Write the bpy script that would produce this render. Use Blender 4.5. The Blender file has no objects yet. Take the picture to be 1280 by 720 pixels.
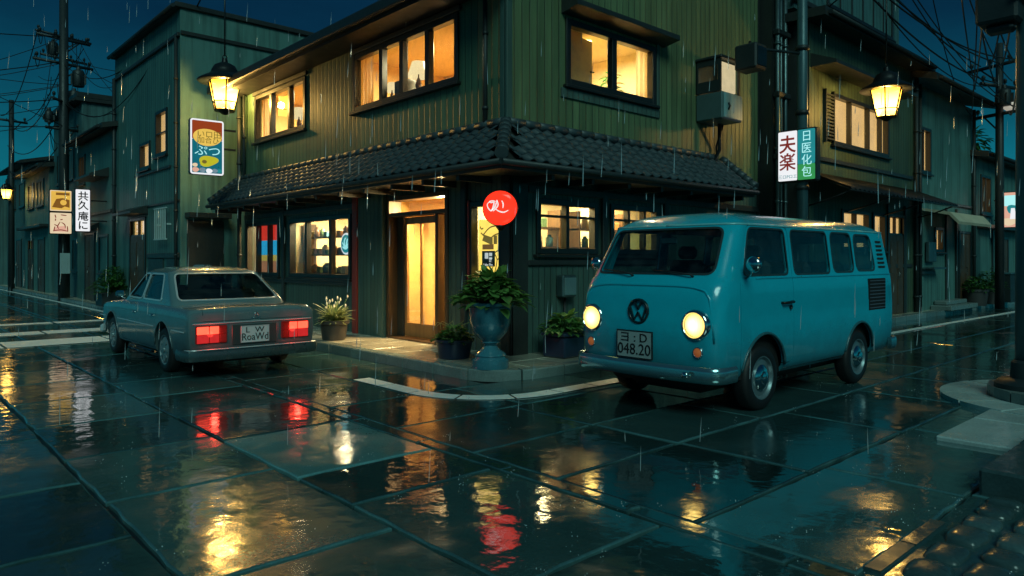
import bpy, bmesh, math, random
from mathutils import Vector, Matrix
random.seed(7)
PI = math.pi
R = math.radians
scene = bpy.context.scene
COL = scene.collection

# ------------------------------------------------------------------ camera
FX, FY = 0.6730, 0.7396          # heading of the view: X runs down the right street, Y down the left street
CAMZ = 1.5
cam_d = bpy.data.cameras.new("camera")
cam = bpy.data.objects.new("camera", cam_d)
COL.objects.link(cam)
cam.location = (0, 0, CAMZ)
cam.rotation_euler = (R(90), 0, math.atan2(FY, FX) - R(90))
cam_d.sensor_width = 36.0
cam_d.lens = 36.0 * 890 / 1280
cam_d.shift_y = -35 / 1280
cam_d.clip_end = 3000
cam_d.clip_start = 0.05
scene.camera = cam

# ------------------------------------------------------------------ render
scene.render.engine = 'CYCLES'
scene.view_settings.view_transform = 'Standard'
scene.view_settings.look = 'None'
scene.view_settings.exposure = 0
cy = scene.cycles
cy.use_denoising = True
cy.max_bounces = 7
cy.diffuse_bounces = 3
cy.glossy_bounces = 4
cy.transparent_max_bounces = 16
cy.sample_clamp_indirect = 4
cy.caustics_reflective = False
cy.caustics_refractive = False

# ------------------------------------------------------------------ node helpers
class NT:
    def __init__(self, tree):
        self.t = tree
    def n(self, typ, props=None, **inp):
        nd = self.t.nodes.new(typ)
        for k, v in (props or {}).items():
            setattr(nd, k, v)
        for k, v in inp.items():
            self.set(nd, k, v)
        return nd
    def set(self, nd, k, v):
        key = k
        if isinstance(k, str):
            if k.startswith('i') and k[1:].isdigit():
                s = nd.inputs[int(k[1:])]
            else:
                s = nd.inputs[k.replace('_', ' ')]
        else:
            s = nd.inputs[k]
        if isinstance(v, bpy.types.NodeSocket):
            self.t.links.new(v, s)
        elif isinstance(v, bpy.types.Node):
            self.t.links.new(v.outputs[0], s)
        else:
            if isinstance(v, (tuple, list)) and len(v) == 3 and s.type == 'RGBA':
                v = (*v, 1)
            s.default_value = v
    def math(self, op, a, b=0.0, c=0.0, clamp=False):
        nd = self.t.nodes.new('ShaderNodeMath'); nd.operation = op; nd.use_clamp = clamp
        for i, v in enumerate((a, b, c)):
            self.set(nd, 'i%d' % i, v)
        return nd.outputs[0]
    def mix(self, f, a, b, blend='MIX'):
        nd = self.t.nodes.new('ShaderNodeMix'); nd.data_type = 'RGBA'; nd.blend_type = blend
        self.set(nd, 'i0', f); self.set(nd, 'i6', a if not isinstance(a, tuple) else (*a[:3], 1)); self.set(nd, 'i7', b if not isinstance(b, tuple) else (*b[:3], 1))
        return nd.outputs[2]
    def ramp(self, f, stops):
        nd = self.t.nodes.new('ShaderNodeValToRGB')
        el = nd.color_ramp.elements
        while len(el) < len(stops):
            el.new(0.5)
        for e, (p, c) in zip(el, stops):
            e.position = p
            e.color = (*c, 1) if not isinstance(c, (int, float)) else (c, c, c, 1)
        self.set(nd, 'i0', f)
        return nd.outputs[0]

MATS = {}
def new_mat(name):
    m = bpy.data.materials.new(name); m.use_nodes = True
    t = m.node_tree
    for nd in list(t.nodes):
        t.nodes.remove(nd)
    N = NT(t)
    out = N.n('ShaderNodeOutputMaterial')
    return m, N, out

def coords(N, world=False):
    if world:
        return N.n('ShaderNodeNewGeometry').outputs['Position']
    return N.n('ShaderNodeTexCoord').outputs['Object']

def paint(name, col, rough=0.5, metal=0.0, var=0.25, scale=3.0, bump=0.0, bscale=40.0, spec=0.5, coat=0.0, emit=None, estr=0.0, rvar=0.15, world=False, streak=0.0):
    """general painted / plain surface with mottling, grime and fine bump"""
    if name in MATS: return MATS[name]
    m, N, out = new_mat(name)
    P = coords(N, world)
    nz = N.n('ShaderNodeTexNoise', Vector=P, Scale=scale, Detail=6.0, Roughness=0.6)
    f = N.math('MULTIPLY_ADD', nz.outputs[0], 2 * var, 1 - var)
    c = N.mix(1.0, col, N.n('ShaderNodeCombineColor', i0=f, i1=f, i2=f).outputs[0], 'MULTIPLY')
    if streak:
        mp = N.n('ShaderNodeMapping', Vector=P); mp.inputs['Scale'].default_value = (9, 9, 0.5)
        sn = N.n('ShaderNodeTexNoise', Vector=mp.outputs[0], Scale=1.0, Detail=4.0)
        sf = N.ramp(sn.outputs[0], [(0.42, 1.0), (0.7, 1.0 - streak)])
        c = N.mix(1.0, c, sf, 'MULTIPLY')
    b = N.n('ShaderNodeBsdfPrincipled', Base_Color=c, Metallic=metal)
    rn = N.n('ShaderNodeTexNoise', Vector=P, Scale=scale * 2.3, Detail=4.0)
    N.set(b, 'Roughness', N.math('MULTIPLY_ADD', rn.outputs[0], 2 * rvar, rough - rvar, True))
    N.set(b, 'Specular IOR Level', spec)
    if coat:
        N.set(b, 'Coat Weight', coat); N.set(b, 'Coat Roughness', 0.06)
    if bump:
        bn = N.n('ShaderNodeTexNoise', Vector=P, Scale=bscale, Detail=3.0)
        bp = N.n('ShaderNodeBump', Strength=bump, Distance=0.01, Height=bn.outputs[0])
        N.set(b, 'Normal', bp.outputs[0])
    if emit:
        N.set(b, 'Emission Color', emit); N.set(b, 'Emission Strength', estr)
    N.set(out, 'Surface', b.outputs[0])
    MATS[name] = m
    return m

def carpaint(name, col, rough=0.22):
    """wet enamel: road dirt low down, rain beads and runs in the clear coat"""
    m, N, out = new_mat(name)
    P = coords(N); z = N.n('ShaderNodeSeparateXYZ', Vector=P).outputs[2]
    nz = N.n('ShaderNodeTexNoise', Vector=P, Scale=5.0, Detail=6.0, Roughness=0.65)
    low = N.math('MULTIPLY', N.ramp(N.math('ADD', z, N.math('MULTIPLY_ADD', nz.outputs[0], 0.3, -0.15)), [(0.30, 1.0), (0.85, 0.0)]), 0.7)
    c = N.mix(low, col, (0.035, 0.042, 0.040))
    k = N.math('MULTIPLY_ADD', nz.outputs[0], 0.22, 0.89)
    c = N.mix(1.0, c, N.n('ShaderNodeCombineColor', i0=k, i1=k, i2=k).outputs[0], 'MULTIPLY')
    vo = N.n('ShaderNodeTexVoronoi', Vector=P, Scale=75.0)
    wn = N.n('ShaderNodeTexNoise', Vector=P, Scale=30.0, Detail=1.0)
    dr = N.math('MULTIPLY', N.ramp(vo.outputs['Distance'], [(0.12, 1.0), (0.34, 0.0)]), N.ramp(wn.outputs[0], [(0.50, 0.0), (0.60, 1.0)]))
    mp = N.n('ShaderNodeMapping', Vector=P); mp.inputs['Scale'].default_value = (38, 38, 1.6)
    rn = N.n('ShaderNodeTexNoise', Vector=mp.outputs[0], Scale=1.0, Detail=2.0)
    hh = N.math('ADD', dr, N.math('MULTIPLY', N.ramp(rn.outputs[0], [(0.55, 0.0), (0.75, 1.0)]), 0.5))
    bp = N.n('ShaderNodeBump', Strength=0.35, Distance=0.003, Height=hh)
    b = N.n('ShaderNodeBsdfPrincipled', Base_Color=c, Metallic=0.0)
    N.set(b, 'Roughness', N.math('MULTIPLY_ADD', low, 0.5, rough))
    N.set(b, 'Coat Weight', 0.9); N.set(b, 'Coat Roughness', 0.05); N.set(b, 'Coat Normal', bp.outputs[0])
    N.set(out, 'Surface', b.outputs[0]); MATS[name] = m
    return m

def glow(name, col, strength, var=0.0, scale=4.0, through=0.0):
    if name in MATS: return MATS[name]
    m, N, out = new_mat(name)
    s = strength
    if var:
        nz = N.n('ShaderNodeTexNoise', Vector=coords(N), Scale=scale, Detail=3.0)
        s = N.math('MULTIPLY_ADD', nz.outputs[0], 2 * var * strength, strength * (1 - var))
    e = N.n('ShaderNodeEmission', Color=col, Strength=s)
    g = N.n('ShaderNodeBsdfGlossy', Color=(0.8, 0.8, 0.8), Roughness=0.15)
    mx = N.n('ShaderNodeMixShader', i0=0.04, i1=e.outputs[0], i2=g.outputs[0])
    if through:
        tr = N.n('ShaderNodeBsdfTransparent', Color=(1, 1, 1)); mx = N.n('ShaderNodeMixShader', i0=through, i1=mx.outputs[0], i2=tr.outputs[0])
    N.set(out, 'Surface', mx.outputs[0])
    MATS[name] = m
    return m

def bulb_glow(name, edge, centre, s_edge, s_mid, rad, mirror=None, flute=0.0):
    """lit lens or lantern glass: hottest round the bulb, falling off to the rim; mirror = (y, z) of a pair of lenses"""
    m, N, out = new_mat(name)
    sp = N.n('ShaderNodeSeparateXYZ', Vector=coords(N))
    if mirror:
        a = N.math('SUBTRACT', N.math('ABSOLUTE', sp.outputs[1]), mirror[0]); b = N.math('SUBTRACT', sp.outputs[2], mirror[1])
        d = N.math('SQRT', N.math('ADD', N.math('MULTIPLY', a, a), N.math('MULTIPLY', b, b)))
    else:
        d = N.math('ABSOLUTE', N.math('ADD', sp.outputs[2], 0.03))
    u = N.math('DIVIDE', d, rad, clamp=True)
    k = N.ramp(u, [(0.0, 1.0), (0.45, 0.62), (1.0, 0.0)])
    st = N.math('MULTIPLY_ADD', k, s_mid - s_edge, s_edge)
    if flute: st = N.math('MULTIPLY', st, N.math('MULTIPLY_ADD', N.math('SINE', N.math('MULTIPLY', sp.outputs[1], 420.0)), flute, 1.0))
    e = N.n('ShaderNodeEmission', Color=N.mix(k, edge, centre), Strength=st)
    g = N.n('ShaderNodeBsdfGlossy', Color=(0.8, 0.8, 0.8), Roughness=0.1)
    mx = N.n('ShaderNodeMixShader', i0=0.05, i1=e.outputs[0], i2=g.outputs[0])
    if not mirror: mx = N.n('ShaderNodeMixShader', i0=0.35, i1=mx.outputs[0], i2=N.n('ShaderNodeBsdfTransparent', Color=(1, 1, 1)).outputs[0])
    N.set(out, 'Surface', mx.outputs[0]); MATS[name] = m
    return m

def glass(name, tint=(0.9, 0.95, 0.95), refl=1.0, rough=0.02, dirt=0.06):
    """thin window glass: see-through with a fresnel reflection and rain film"""
    if name in MATS: return MATS[name]
    m, N, out = new_mat(name)
    P = coords(N)
    nz = N.n('ShaderNodeTexNoise', Vector=P, Scale=7.0, Detail=5.0)
    bp = N.n('ShaderNodeBump', Strength=0.12, Distance=0.004, Height=nz.outputs[0])
    lw = N.n('ShaderNodeLayerWeight', Blend=0.5, Normal=bp.outputs[0])
    fc = N.math('POWER', lw.outputs['Facing'], 5.0)
    fr = N.math('MULTIPLY_ADD', fc, 0.80, 0.04)
    tr = N.n('ShaderNodeBsdfTransparent', Color=tint)
    gl = N.n('ShaderNodeBsdfGlossy', Color=(0.9, 0.95, 1.0), Roughness=rough, Normal=bp.outputs[0])
    mx = N.n('ShaderNodeMixShader', i0=N.math('MULTIPLY', fr, refl, clamp=True), i1=tr.outputs[0], i2=gl.outputs[0])
    df = N.n('ShaderNodeBsdfDiffuse', Color=(0.5, 0.55, 0.55))
    dn = N.math('MULTIPLY', N.ramp(nz.outputs[0], [(0.45, 0.0), (0.75, 1.0)]), dirt)
    m2 = N.n('ShaderNodeMixShader', i0=dn, i1=mx.outputs[0], i2=df.outputs[0])
    N.set(out, 'Surface', m2.outputs[0])
    MATS[name] = m
    return m

def siding(name, col, pitch=0.14, var=0.25, rough=0.55, groove=0.12, horizontal=False, stain=0.45, bump=0.6):
    """board siding: boards with their own tone, grooves darkened with painted shade, water stains"""
    if name in MATS: return MATS[name]
    m, N, out = new_mat(name)
    P = coords(N, True)
    sp = N.n('ShaderNodeSeparateXYZ', Vector=P)
    if horizontal:
        u = N.math('DIVIDE', sp.outputs[2], pitch)
    else:
        u = N.math('DIVIDE', N.math('ADD', sp.outputs[0], sp.outputs[1]), pitch)
    wob = N.n('ShaderNodeTexNoise', Vector=P, Scale=1.3)
    u = N.math('ADD', u, N.math('MULTIPLY', wob.outputs[0], 0.08))
    fr = N.math('FRACT', u); fl = N.math('FLOOR', u)
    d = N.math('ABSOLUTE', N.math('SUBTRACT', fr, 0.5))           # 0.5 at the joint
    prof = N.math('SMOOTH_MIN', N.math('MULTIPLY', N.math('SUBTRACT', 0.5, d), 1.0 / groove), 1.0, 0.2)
    wn = N.n('ShaderNodeTexWhiteNoise', {'noise_dimensions': '1D'}, W=fl)
    tone = N.math('MULTIPLY_ADD', wn.outputs[0], var, 1 - var / 2)
    mp = N.n('ShaderNodeMapping', Vector=P); mp.inputs['Scale'].default_value = (5, 5, 0.45)
    st = N.n('ShaderNodeTexNoise', Vector=mp.outputs[0], Scale=1.0, Detail=6.0, Roughness=0.65)
    stf = N.ramp(st.outputs[0], [(0.35, 1.0), (0.72, 1.0 - stain)])
    big = N.n('ShaderNodeTexNoise', Vector=P, Scale=0.7, Detail=4.0)
    bigf = N.math('MULTIPLY_ADD', big.outputs[0], 0.6, 0.7)
    g = N.math('MULTIPLY_ADD', prof, 0.65, 0.35, True)  # groove shade put into the board colour
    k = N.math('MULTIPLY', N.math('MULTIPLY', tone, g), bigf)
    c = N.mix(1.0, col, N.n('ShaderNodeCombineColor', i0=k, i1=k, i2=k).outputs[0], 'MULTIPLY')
    c = N.mix(1.0, c, stf, 'MULTIPLY')
    fine = N.n('ShaderNodeTexNoise', Vector=mp.outputs[0], Scale=9.0, Detail=4.0)
    h = N.math('ADD', prof, N.math('MULTIPLY', fine.outputs[0], 0.15))
    bp = N.n('ShaderNodeBump', Strength=bump, Distance=0.015, Height=h)
    b = N.n('ShaderNodeBsdfPrincipled', Base_Color=c, Normal=bp.outputs[0])
    N.set(b, 'Roughness', N.math('MULTIPLY_ADD', st.outputs[0], -0.35, rough + 0.15))
    N.set(out, 'Surface', b.outputs[0])
    MATS[name] = m
    return m

# ------------------------------------------------------------------ mesh builder
class MB:
    def __init__(self):
        self.v = []; self.f = []; self.fm = []; self.sm = []; self.col = []
        self.mi = 0; self.c = 0.5; self.smooth = False; self.starts = []
    def add(self, vs, fs, smooth=None):
        o = len(self.v); self.starts.append(o)
        self.v += [tuple(p) for p in vs]
        self.col += [self.c] * len(vs)
        for f in fs:
            self.f.append([i + o for i in f]); self.fm.append(self.mi); self.sm.append(self.smooth if smooth is None else smooth)
        return self
    def box(self, x0, x1, y0, y1, z0, z1, bev=0.0, M=None):
        x0, x1 = min(x0, x1), max(x0, x1); y0, y1 = min(y0, y1), max(y0, y1); z0, z1 = min(z0, z1), max(z0, z1)
        if bev <= 0:
            vs = [(x, y, z) for x in (x0, x1) for y in (y0, y1) for z in (z0, z1)]
            fs = [(0, 1, 3, 2), (4, 6, 7, 5), (0, 4, 5, 1), (2, 3, 7, 6), (0, 2, 6, 4), (1, 5, 7, 3)]
        else:
            b = min(bev, (x1 - x0) / 2.01, (y1 - y0) / 2.01, (z1 - z0) / 2.01)
            vs = []; fs = []
            idx = {}
            for sx in (0, 1):
                for sy in (0, 1):
                    for sz in (0, 1):
                        X, Y, Z = (x0, x1)[sx], (y0, y1)[sy], (z0, z1)[sz]
                        dx, dy, dz = (b, -b)[sx], (b, -b)[sy], (b, -b)[sz]
                        for ax, p in (('x', (X, Y + dy, Z + dz)), ('y', (X + dx, Y, Z + dz)), ('z', (X + dx, Y + dy, Z))):
                            idx[(sx, sy, sz, ax)] = len(vs); vs.append(p)
            I = lambda a, b_, c, ax: idx[(a, b_, c, ax)]
            for s in (0, 1):
                q = [I(s, 0, 0, 'x'), I(s, 1, 0, 'x'), I(s, 1, 1, 'x'), I(s, 0, 1, 'x')]; fs.append(q if s else q[::-1])
                q = [I(0, s, 0, 'y'), I(0, s, 1, 'y'), I(1, s, 1, 'y'), I(1, s, 0, 'y')]; fs.append(q if s else q[::-1])
                q = [I(0, 0, s, 'z'), I(1, 0, s, 'z'), I(1, 1, s, 'z'), I(0, 1, s, 'z')]; fs.append(q if s else q[::-1])
            for a in (0, 1):
                for c in (0, 1):
                    q = [I(a, c, 0, 'x'), I(a, c, 0, 'y'), I(a, c, 1, 'y'), I(a, c, 1, 'x')]; fs.append(q if a != c else q[::-1])
                    q = [I(0, a, c, 'y'), I(0, a, c, 'z'), I(1, a, c, 'z'), I(1, a, c, 'y')]; fs.append(q if a != c else q[::-1])
                    q = [I(a, 0, c, 'z'), I(a, 0, c, 'x'), I(a, 1, c, 'x'), I(a, 1, c, 'z')]; fs.append(q if a != c else q[::-1])
                    for e in (0, 1):
                        q = [I(a, c, e, 'x'), I(a, c, e, 'y'), I(a, c, e, 'z')]; fs.append(q if (a + c + e) % 2 else q[::-1])
        if M is not None:
            vs = [M @ Vector(p) for p in vs]
        return self.add(vs, fs)
    def obox(self, c, half, M3):
        """box round centre c with half sizes along the columns of M3"""
        M = Matrix.Translation(Vector(c)) @ M3.to_4x4()
        h = half
        return self.box(-h[0], h[0], -h[1], h[1], -h[2], h[2], 0, M)
    def tube(self, pts, r, n=8, cap=True, smooth=True):
        pts = [Vector(p) for p in pts]
        rs = r if isinstance(r, (list, tuple)) else [r] * len(pts)
        up = None; rings = []
        vs = []
        for i, p in enumerate(pts):
            if i == 0: t = pts[1] - p
            elif i == len(pts) - 1: t = p - pts[i - 1]
            else: t = (pts[i + 1] - p).normalized() + (p - pts[i - 1]).normalized()
            if t.length < 1e-9: t = Vector((0, 0, 1))
            t.normalize()
            if up is None:
                a = Vector((0, 0, 1)) if abs(t.z) < 0.9 else Vector((1, 0, 0))
                up = (a - t * a.dot(t)).normalized()
            else:
                up = (up - t * up.dot(t)).normalized()
            s = t.cross(up)
            for k in range(n):
                an = 2 * PI * k / n
                vs.append(p + (up * math.cos(an) + s * math.sin(an)) * rs[i])
        fs = []
        for i in range(len(pts) - 1):
            for k in range(n):
                a = i * n + k; b = i * n + (k + 1) % n
                fs.append((a, b, b + n, a + n))
        self.add(vs, fs, smooth)
        if cap:
            o = len(self.v) - len(vs)
            self.f.append([o + k for k in range(n)][::-1]); self.fm.append(self.mi); self.sm.append(False)
            o2 = o + (len(pts) - 1) * n
            self.f.append([o2 + k for k in range(n)]); self.fm.append(self.mi); self.sm.append(False)
        return self
    def lathe(self, prof, n=24, c=(0, 0, 0), axis='z', smooth=True, a0=0.0, a1=2 * PI):
        full = abs(a1 - a0 - 2 * PI) < 1e-6
        m = n if full else n + 1
        vs = []
        for r, h in prof:
            for k in range(m):
                an = a0 + (a1 - a0) * k / n
                p = (r * math.cos(an), r * math.sin(an), h)
                if axis == 'y': p = (p[0], p[2], -p[1])
                elif axis == 'x': p = (p[2], p[0], p[1])
                vs.append((p[0] + c[0], p[1] + c[1], p[2] + c[2]))
        fs = []
        for i in range(len(prof) - 1):
            for k in range(m if full else n):
                a = i * m + k; b = i * m + (k + 1) % m
                fs.append((a, b, b + m, a + m))
        return self.add(vs, fs, smooth)
    def prism(self, poly, lo, hi, axis='y', smooth=False):
        """extrude a 2-D polygon: axis y -> (x,z) outline, axis x -> (y,z), axis z -> (x,y)"""
        def P(q, h):
            return {'y': (q[0], h, q[1]), 'x': (h, q[0], q[1]), 'z': (q[0], q[1], h)}[axis]
        n = len(poly)
        vs = [P(q, lo) for q in poly] + [P(q, hi) for q in poly]
        fs = [list(range(n)), [n + i for i in range(n)][::-1]]
        fs += [(i, i + n, (i + 1) % n + n, (i + 1) % n) for i in range(n)]
        return self.add(vs, fs, smooth)
    def quad(self, a, b, c, d):
        return self.add([a, b, c, d], [(0, 1, 2, 3)])
    def mesh(self, name, mats, off=(0, 0, 0), sharp=None, fixn=True):
        me = bpy.data.meshes.new(name)
        me.from_pydata([(p[0] - off[0], p[1] - off[1], p[2] - off[2]) for p in self.v], [], self.f)
        mats = mats if isinstance(mats, (list, tuple)) else [mats]
        for m in mats: me.materials.append(m)
        for p, mi, s in zip(me.polygons, self.fm, self.sm):
            p.material_index = mi; p.use_smooth = s
        at = me.attributes.new('tone', 'FLOAT', 'POINT')
        at.data.foreach_set('value', self.col)
        if fixn:
            bm = bmesh.new(); bm.from_mesh(me)
            bmesh.ops.recalc_face_normals(bm, faces=bm.faces)
            if sharp:
                for e in bm.edges:
                    if len(e.link_faces) == 2 and e.calc_face_angle(0) > R(sharp): e.smooth = False
            bm.to_mesh(me); bm.free()
        me.update()
        return me

OFF = {}
def thing(name, label, cat, loc=(0, 0, 0), rz=0.0, group=None, rot=None):
    o = bpy.data.objects.new(name, None); COL.objects.link(o)
    o.empty_display_size = 0.2
    o.location = loc; o.rotation_euler = rot or (0, 0, rz)
    o['label'] = label; o['category'] = cat
    if group: o['group'] = group
    OFF[o] = tuple(loc)
    return o
def obj(name, mb, mat, parent=None, world=False, sharp=None, label=None, fixn=True):
    off = OFF.get(parent, (0, 0, 0)) if world else (0, 0, 0)
    me = mb.mesh(name, mat, off, sharp, fixn) if isinstance(mb, MB) else mb
    o = bpy.data.objects.new(name, me); COL.objects.link(o)
    if parent is not None:
        o.parent = parent; OFF[o] = OFF.get(parent, (0, 0, 0))
    if label: o['label'] = label
    return o
def each(name, mb, mat, parent=None, world=False, **k):
    """one object per piece added to the builder"""
    st = mb.starts + [len(mb.v)]; out = []
    import bisect
    subs = [MB() for _ in mb.starts]
    for i, s in enumerate(subs): s.v = mb.v[st[i]:st[i + 1]]; s.col = mb.col[st[i]:st[i + 1]]
    for f, mi, sm in zip(mb.f, mb.fm, mb.sm):
        i = bisect.bisect_right(mb.starts, f[0]) - 1
        s = subs[i]; s.f.append([q - st[i] for q in f]); s.fm.append(mi); s.sm.append(sm)
    return [obj(name, s, mat, parent, world, **k) for s in subs]
def tag(o, label, cat, group=None, kind=None):
    if label: o['label'] = label
    if cat: o['category'] = cat
    if group: o['group'] = group
    if kind: o['kind'] = kind
    return o
def struct(name, mb, mat, label=None, **k):
    o = obj(name, mb, mat, **k); o['kind'] = 'structure'
    if label: o['label'] = label
    return o
def copy_tree(o, parent=None, label=None):
    c = o.copy(); COL.objects.link(c)
    if parent is not None: c.parent = parent
    if label: c['label'] = label
    for ch in list(o.children): copy_tree(ch, c)
    return c

def ray(px, py, d):
    """a point d metres deep along the photo's pixel, used to read positions off the survey"""
    t = (px - 640) / 890
    return Vector(((FX + FY * t) * d, (FY - FX * t) * d, CAMZ + (325 - py) / 890 * d))
def on_x(px, py, X):
    t = (px - 640) / 890; return ray(px, py, X / (FX + FY * t))
def on_y(px, py, Y):
    t = (px - 640) / 890; return ray(px, py, Y / (FY - FX * t))

def text_mesh(s, size, depth=0.003, sx=1.0, line=0.9, bold=0.0):
    cu = bpy.data.curves.new('text', 'FONT'); cu.body = s; cu.size = size
    cu.align_x = 'CENTER'; cu.align_y = 'CENTER'; cu.extrude = depth / 2; cu.space_line = line; cu.offset = bold; cu.resolution_u = 3
    ob = bpy.data.objects.new('text', cu); COL.objects.link(ob)
    bpy.context.view_layer.update()
    dg = bpy.context.evaluated_depsgraph_get()
    me = bpy.data.meshes.new_from_object(ob.evaluated_get(dg))
    bpy.data.objects.remove(ob); bpy.data.curves.remove(cu)
    if len(me.vertices):
        xs = [v.co.x for v in me.vertices]; ys = [v.co.y for v in me.vertices]
        cx, cyy = (min(xs) + max(xs)) / 2, (min(ys) + max(ys)) / 2
        for v in me.vertices:
            x, y, z = v.co
            v.co = ((x - cx) * sx, -z, y - cyy)
    return me
def text(s, size, x, y, z, mat, parent, name='lettering', sx=1.0, line=0.9, depth=0.004, M=None, bold=0.0):
    """letters standing in the local XZ plane, facing local -Y"""
    me = text_mesh(s, size, depth, sx, line, bold)
    me.materials.clear(); me.materials.append(mat)
    for v in me.vertices:
        p = Vector((v.co.x + x, v.co.y + y, v.co.z + z))
        v.co = M @ p if M else p
    me.update()
    return obj(name, me, mat, parent)

# ------------------------------------------------------------------ boolean helper
def _tmp(mb_or_me):
    me = mb_or_me.mesh('tmp', []) if isinstance(mb_or_me, MB) else mb_or_me
    o = bpy.data.objects.new('tmp', me); COL.objects.link(o); return o
def boolean(me, cutters, op='DIFFERENCE'):
    a = _tmp(me.copy())
    cs = []
    for c in cutters:
        b = _tmp(c); cs.append(b)
        md = a.modifiers.new('b', 'BOOLEAN'); md.operation = op; md.object = b; md.solver = 'MANIFOLD'

    bpy.context.view_layer.update()
    dg = bpy.context.evaluated_depsgraph_get()
    r = bpy.data.meshes.new_from_object(a.evaluated_get(dg))
    for o in [a] + cs: bpy.data.objects.remove(o)
    return r
def shell(me, inset, thick):
    """offset a closed mesh inwards by inset and give it a thickness"""
    bm = bmesh.new(); bm.from_mesh(me)
    bm.normal_update()
    ns = [v.normal.copy() for v in bm.verts]
    outer = [v.co - n * inset for v, n in zip(bm.verts, ns)]
    inner = [v.co - n * (inset + thick) for v, n in zip(bm.verts, ns)]
    fs = [[v.index for v in f.verts] for f in bm.faces]
    n = len(outer)
    r = bpy.data.meshes.new('shell')
    r.from_pydata([tuple(p) for p in outer + inner], [], fs + [[i + n for i in f][::-1] for f in fs])
    bm.free(); r.update()
    return r
def finish(me, mat, sharp=32, smooth=True):
    me.materials.clear()
    for m in (mat if isinstance(mat, (list, tuple)) else [mat]): me.materials.append(m)
    bm = bmesh.new(); bm.from_mesh(me)
    bmesh.ops.remove_doubles(bm, verts=bm.verts, dist=0.0002)
    for f in bm.faces: f.smooth = smooth; f.material_index = 0
    for e in bm.edges:
        if len(e.link_faces) == 2: e.smooth = e.calc_face_angle(0) < R(sharp)
    bm.to_mesh(me); bm.free(); me.update()
    return me
def round_poly(pts, r, grow=0.0, n=5):
    """closed polygon (counter-clockwise) grown by `grow` with rounded corners"""
    m = len(pts)
    P = [Vector(p) for p in pts]
    area = sum(P[i].x * P[(i + 1) % m].y - P[(i + 1) % m].x * P[i].y for i in range(m))
    if area < 0: P.reverse()
    if grow:
        Q = []
        for i in range(m):
            a, b, c = P[i - 1], P[i], P[(i + 1) % m]
            d1 = (b - a).normalized(); d2 = (c - b).normalized()
            n1 = Vector((d1.y, -d1.x)); n2 = Vector((d2.y, -d2.x))
            k = (n1 + n2); k = k / max(0.25, (1 + n1.dot(n2)))
            Q.append(b + k * grow)
        P = Q; r = max(0.004, r + grow)
    out = []
    for i in range(m):
        a, b, c = P[i - 1], P[i], P[(i + 1) % m]
        d1 = (a - b).normalized(); d2 = (c - b).normalized()
        L = min(r * 1.2, (a - b).length * 0.45, (c - b).length * 0.45)
        p0 = b + d1 * L; p1 = b + d2 * L
        for k in range(n + 1):
            t = k / n
            q = p0 * (1 - t) ** 2 + b * 2 * t * (1 - t) + p1 * t * t
            out.append((q.x, q.y))
    return out
# ------------------------------------------------------------------ night sky and lights
SUN_EL, SUN_AZ = R(38), R(197)
w = bpy.data.worlds.new("World"); scene.world = w; w.use_nodes = True
for nd in list(w.node_tree.nodes): w.node_tree.nodes.remove(nd)
N = NT(w.node_tree)
wo = N.n('ShaderNodeOutputWorld')
sky = N.n('ShaderNodeTexSky', {'sky_type': 'NISHITA', 'sun_disc': False, 'sun_elevation': R(4.0), 'sun_rotation': SUN_AZ, 'air_density': 1.0, 'dust_density': 1.0, 'ozone_density': 4.0})
bg1 = N.n('ShaderNodeBackground', Color=N.mix(1.0, sky.outputs[0], (0.10, 0.55, 0.75), 'MULTIPLY'), Strength=0.010)
P = N.n('ShaderNodeTexCoord').outputs['Generated']
z = N.n('ShaderNodeSeparateXYZ', Vector=P).outputs[2]
cl = N.n('ShaderNodeTexNoise', Vector=P, Scale=2.2, Detail=5.0)
zz = N.math('ADD', z, N.math('MULTIPLY_ADD', cl.outputs[0], 0.10, -0.05))
grad = N.ramp(zz, [(0.0, (0.004, 0.16, 0.20)), (0.10, (0.003, 0.115, 0.155)), (0.20, (0.002, 0.050, 0.080)), (0.30, (0.0015, 0.020, 0.042)), (0.40, (0.0015, 0.012, 0.030)), (1.0, (0.002, 0.034, 0.055))])
c2 = N.n('ShaderNodeMapping', Vector=P); c2.inputs['Scale'].default_value = (1, 1, 2.6)
cl2 = N.n('ShaderNodeTexNoise', Vector=c2.outputs[0], Scale=3.4, Detail=7.0, Roughness=0.6)
bg2 = N.n('ShaderNodeBackground', Color=grad, Strength=N.math('MULTIPLY_ADD', cl2.outputs[0], 1.3, 0.35))
N.set(wo, 'Surface', N.n('ShaderNodeAddShader', i0=bg1.outputs[0], i1=bg2.outputs[0]).outputs[0])

sl = bpy.data.lights.new('moonlight', 'SUN'); sl.energy = 1.0; sl.angle = R(25); sl.color = (0.55, 1.0, 0.88)
so = bpy.data.objects.new('moonlight', sl); COL.objects.link(so)
so.rotation_euler = Vector((0.42, 0.62, -0.62)).to_track_quat('-Z', 'Y').to_euler()

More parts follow.
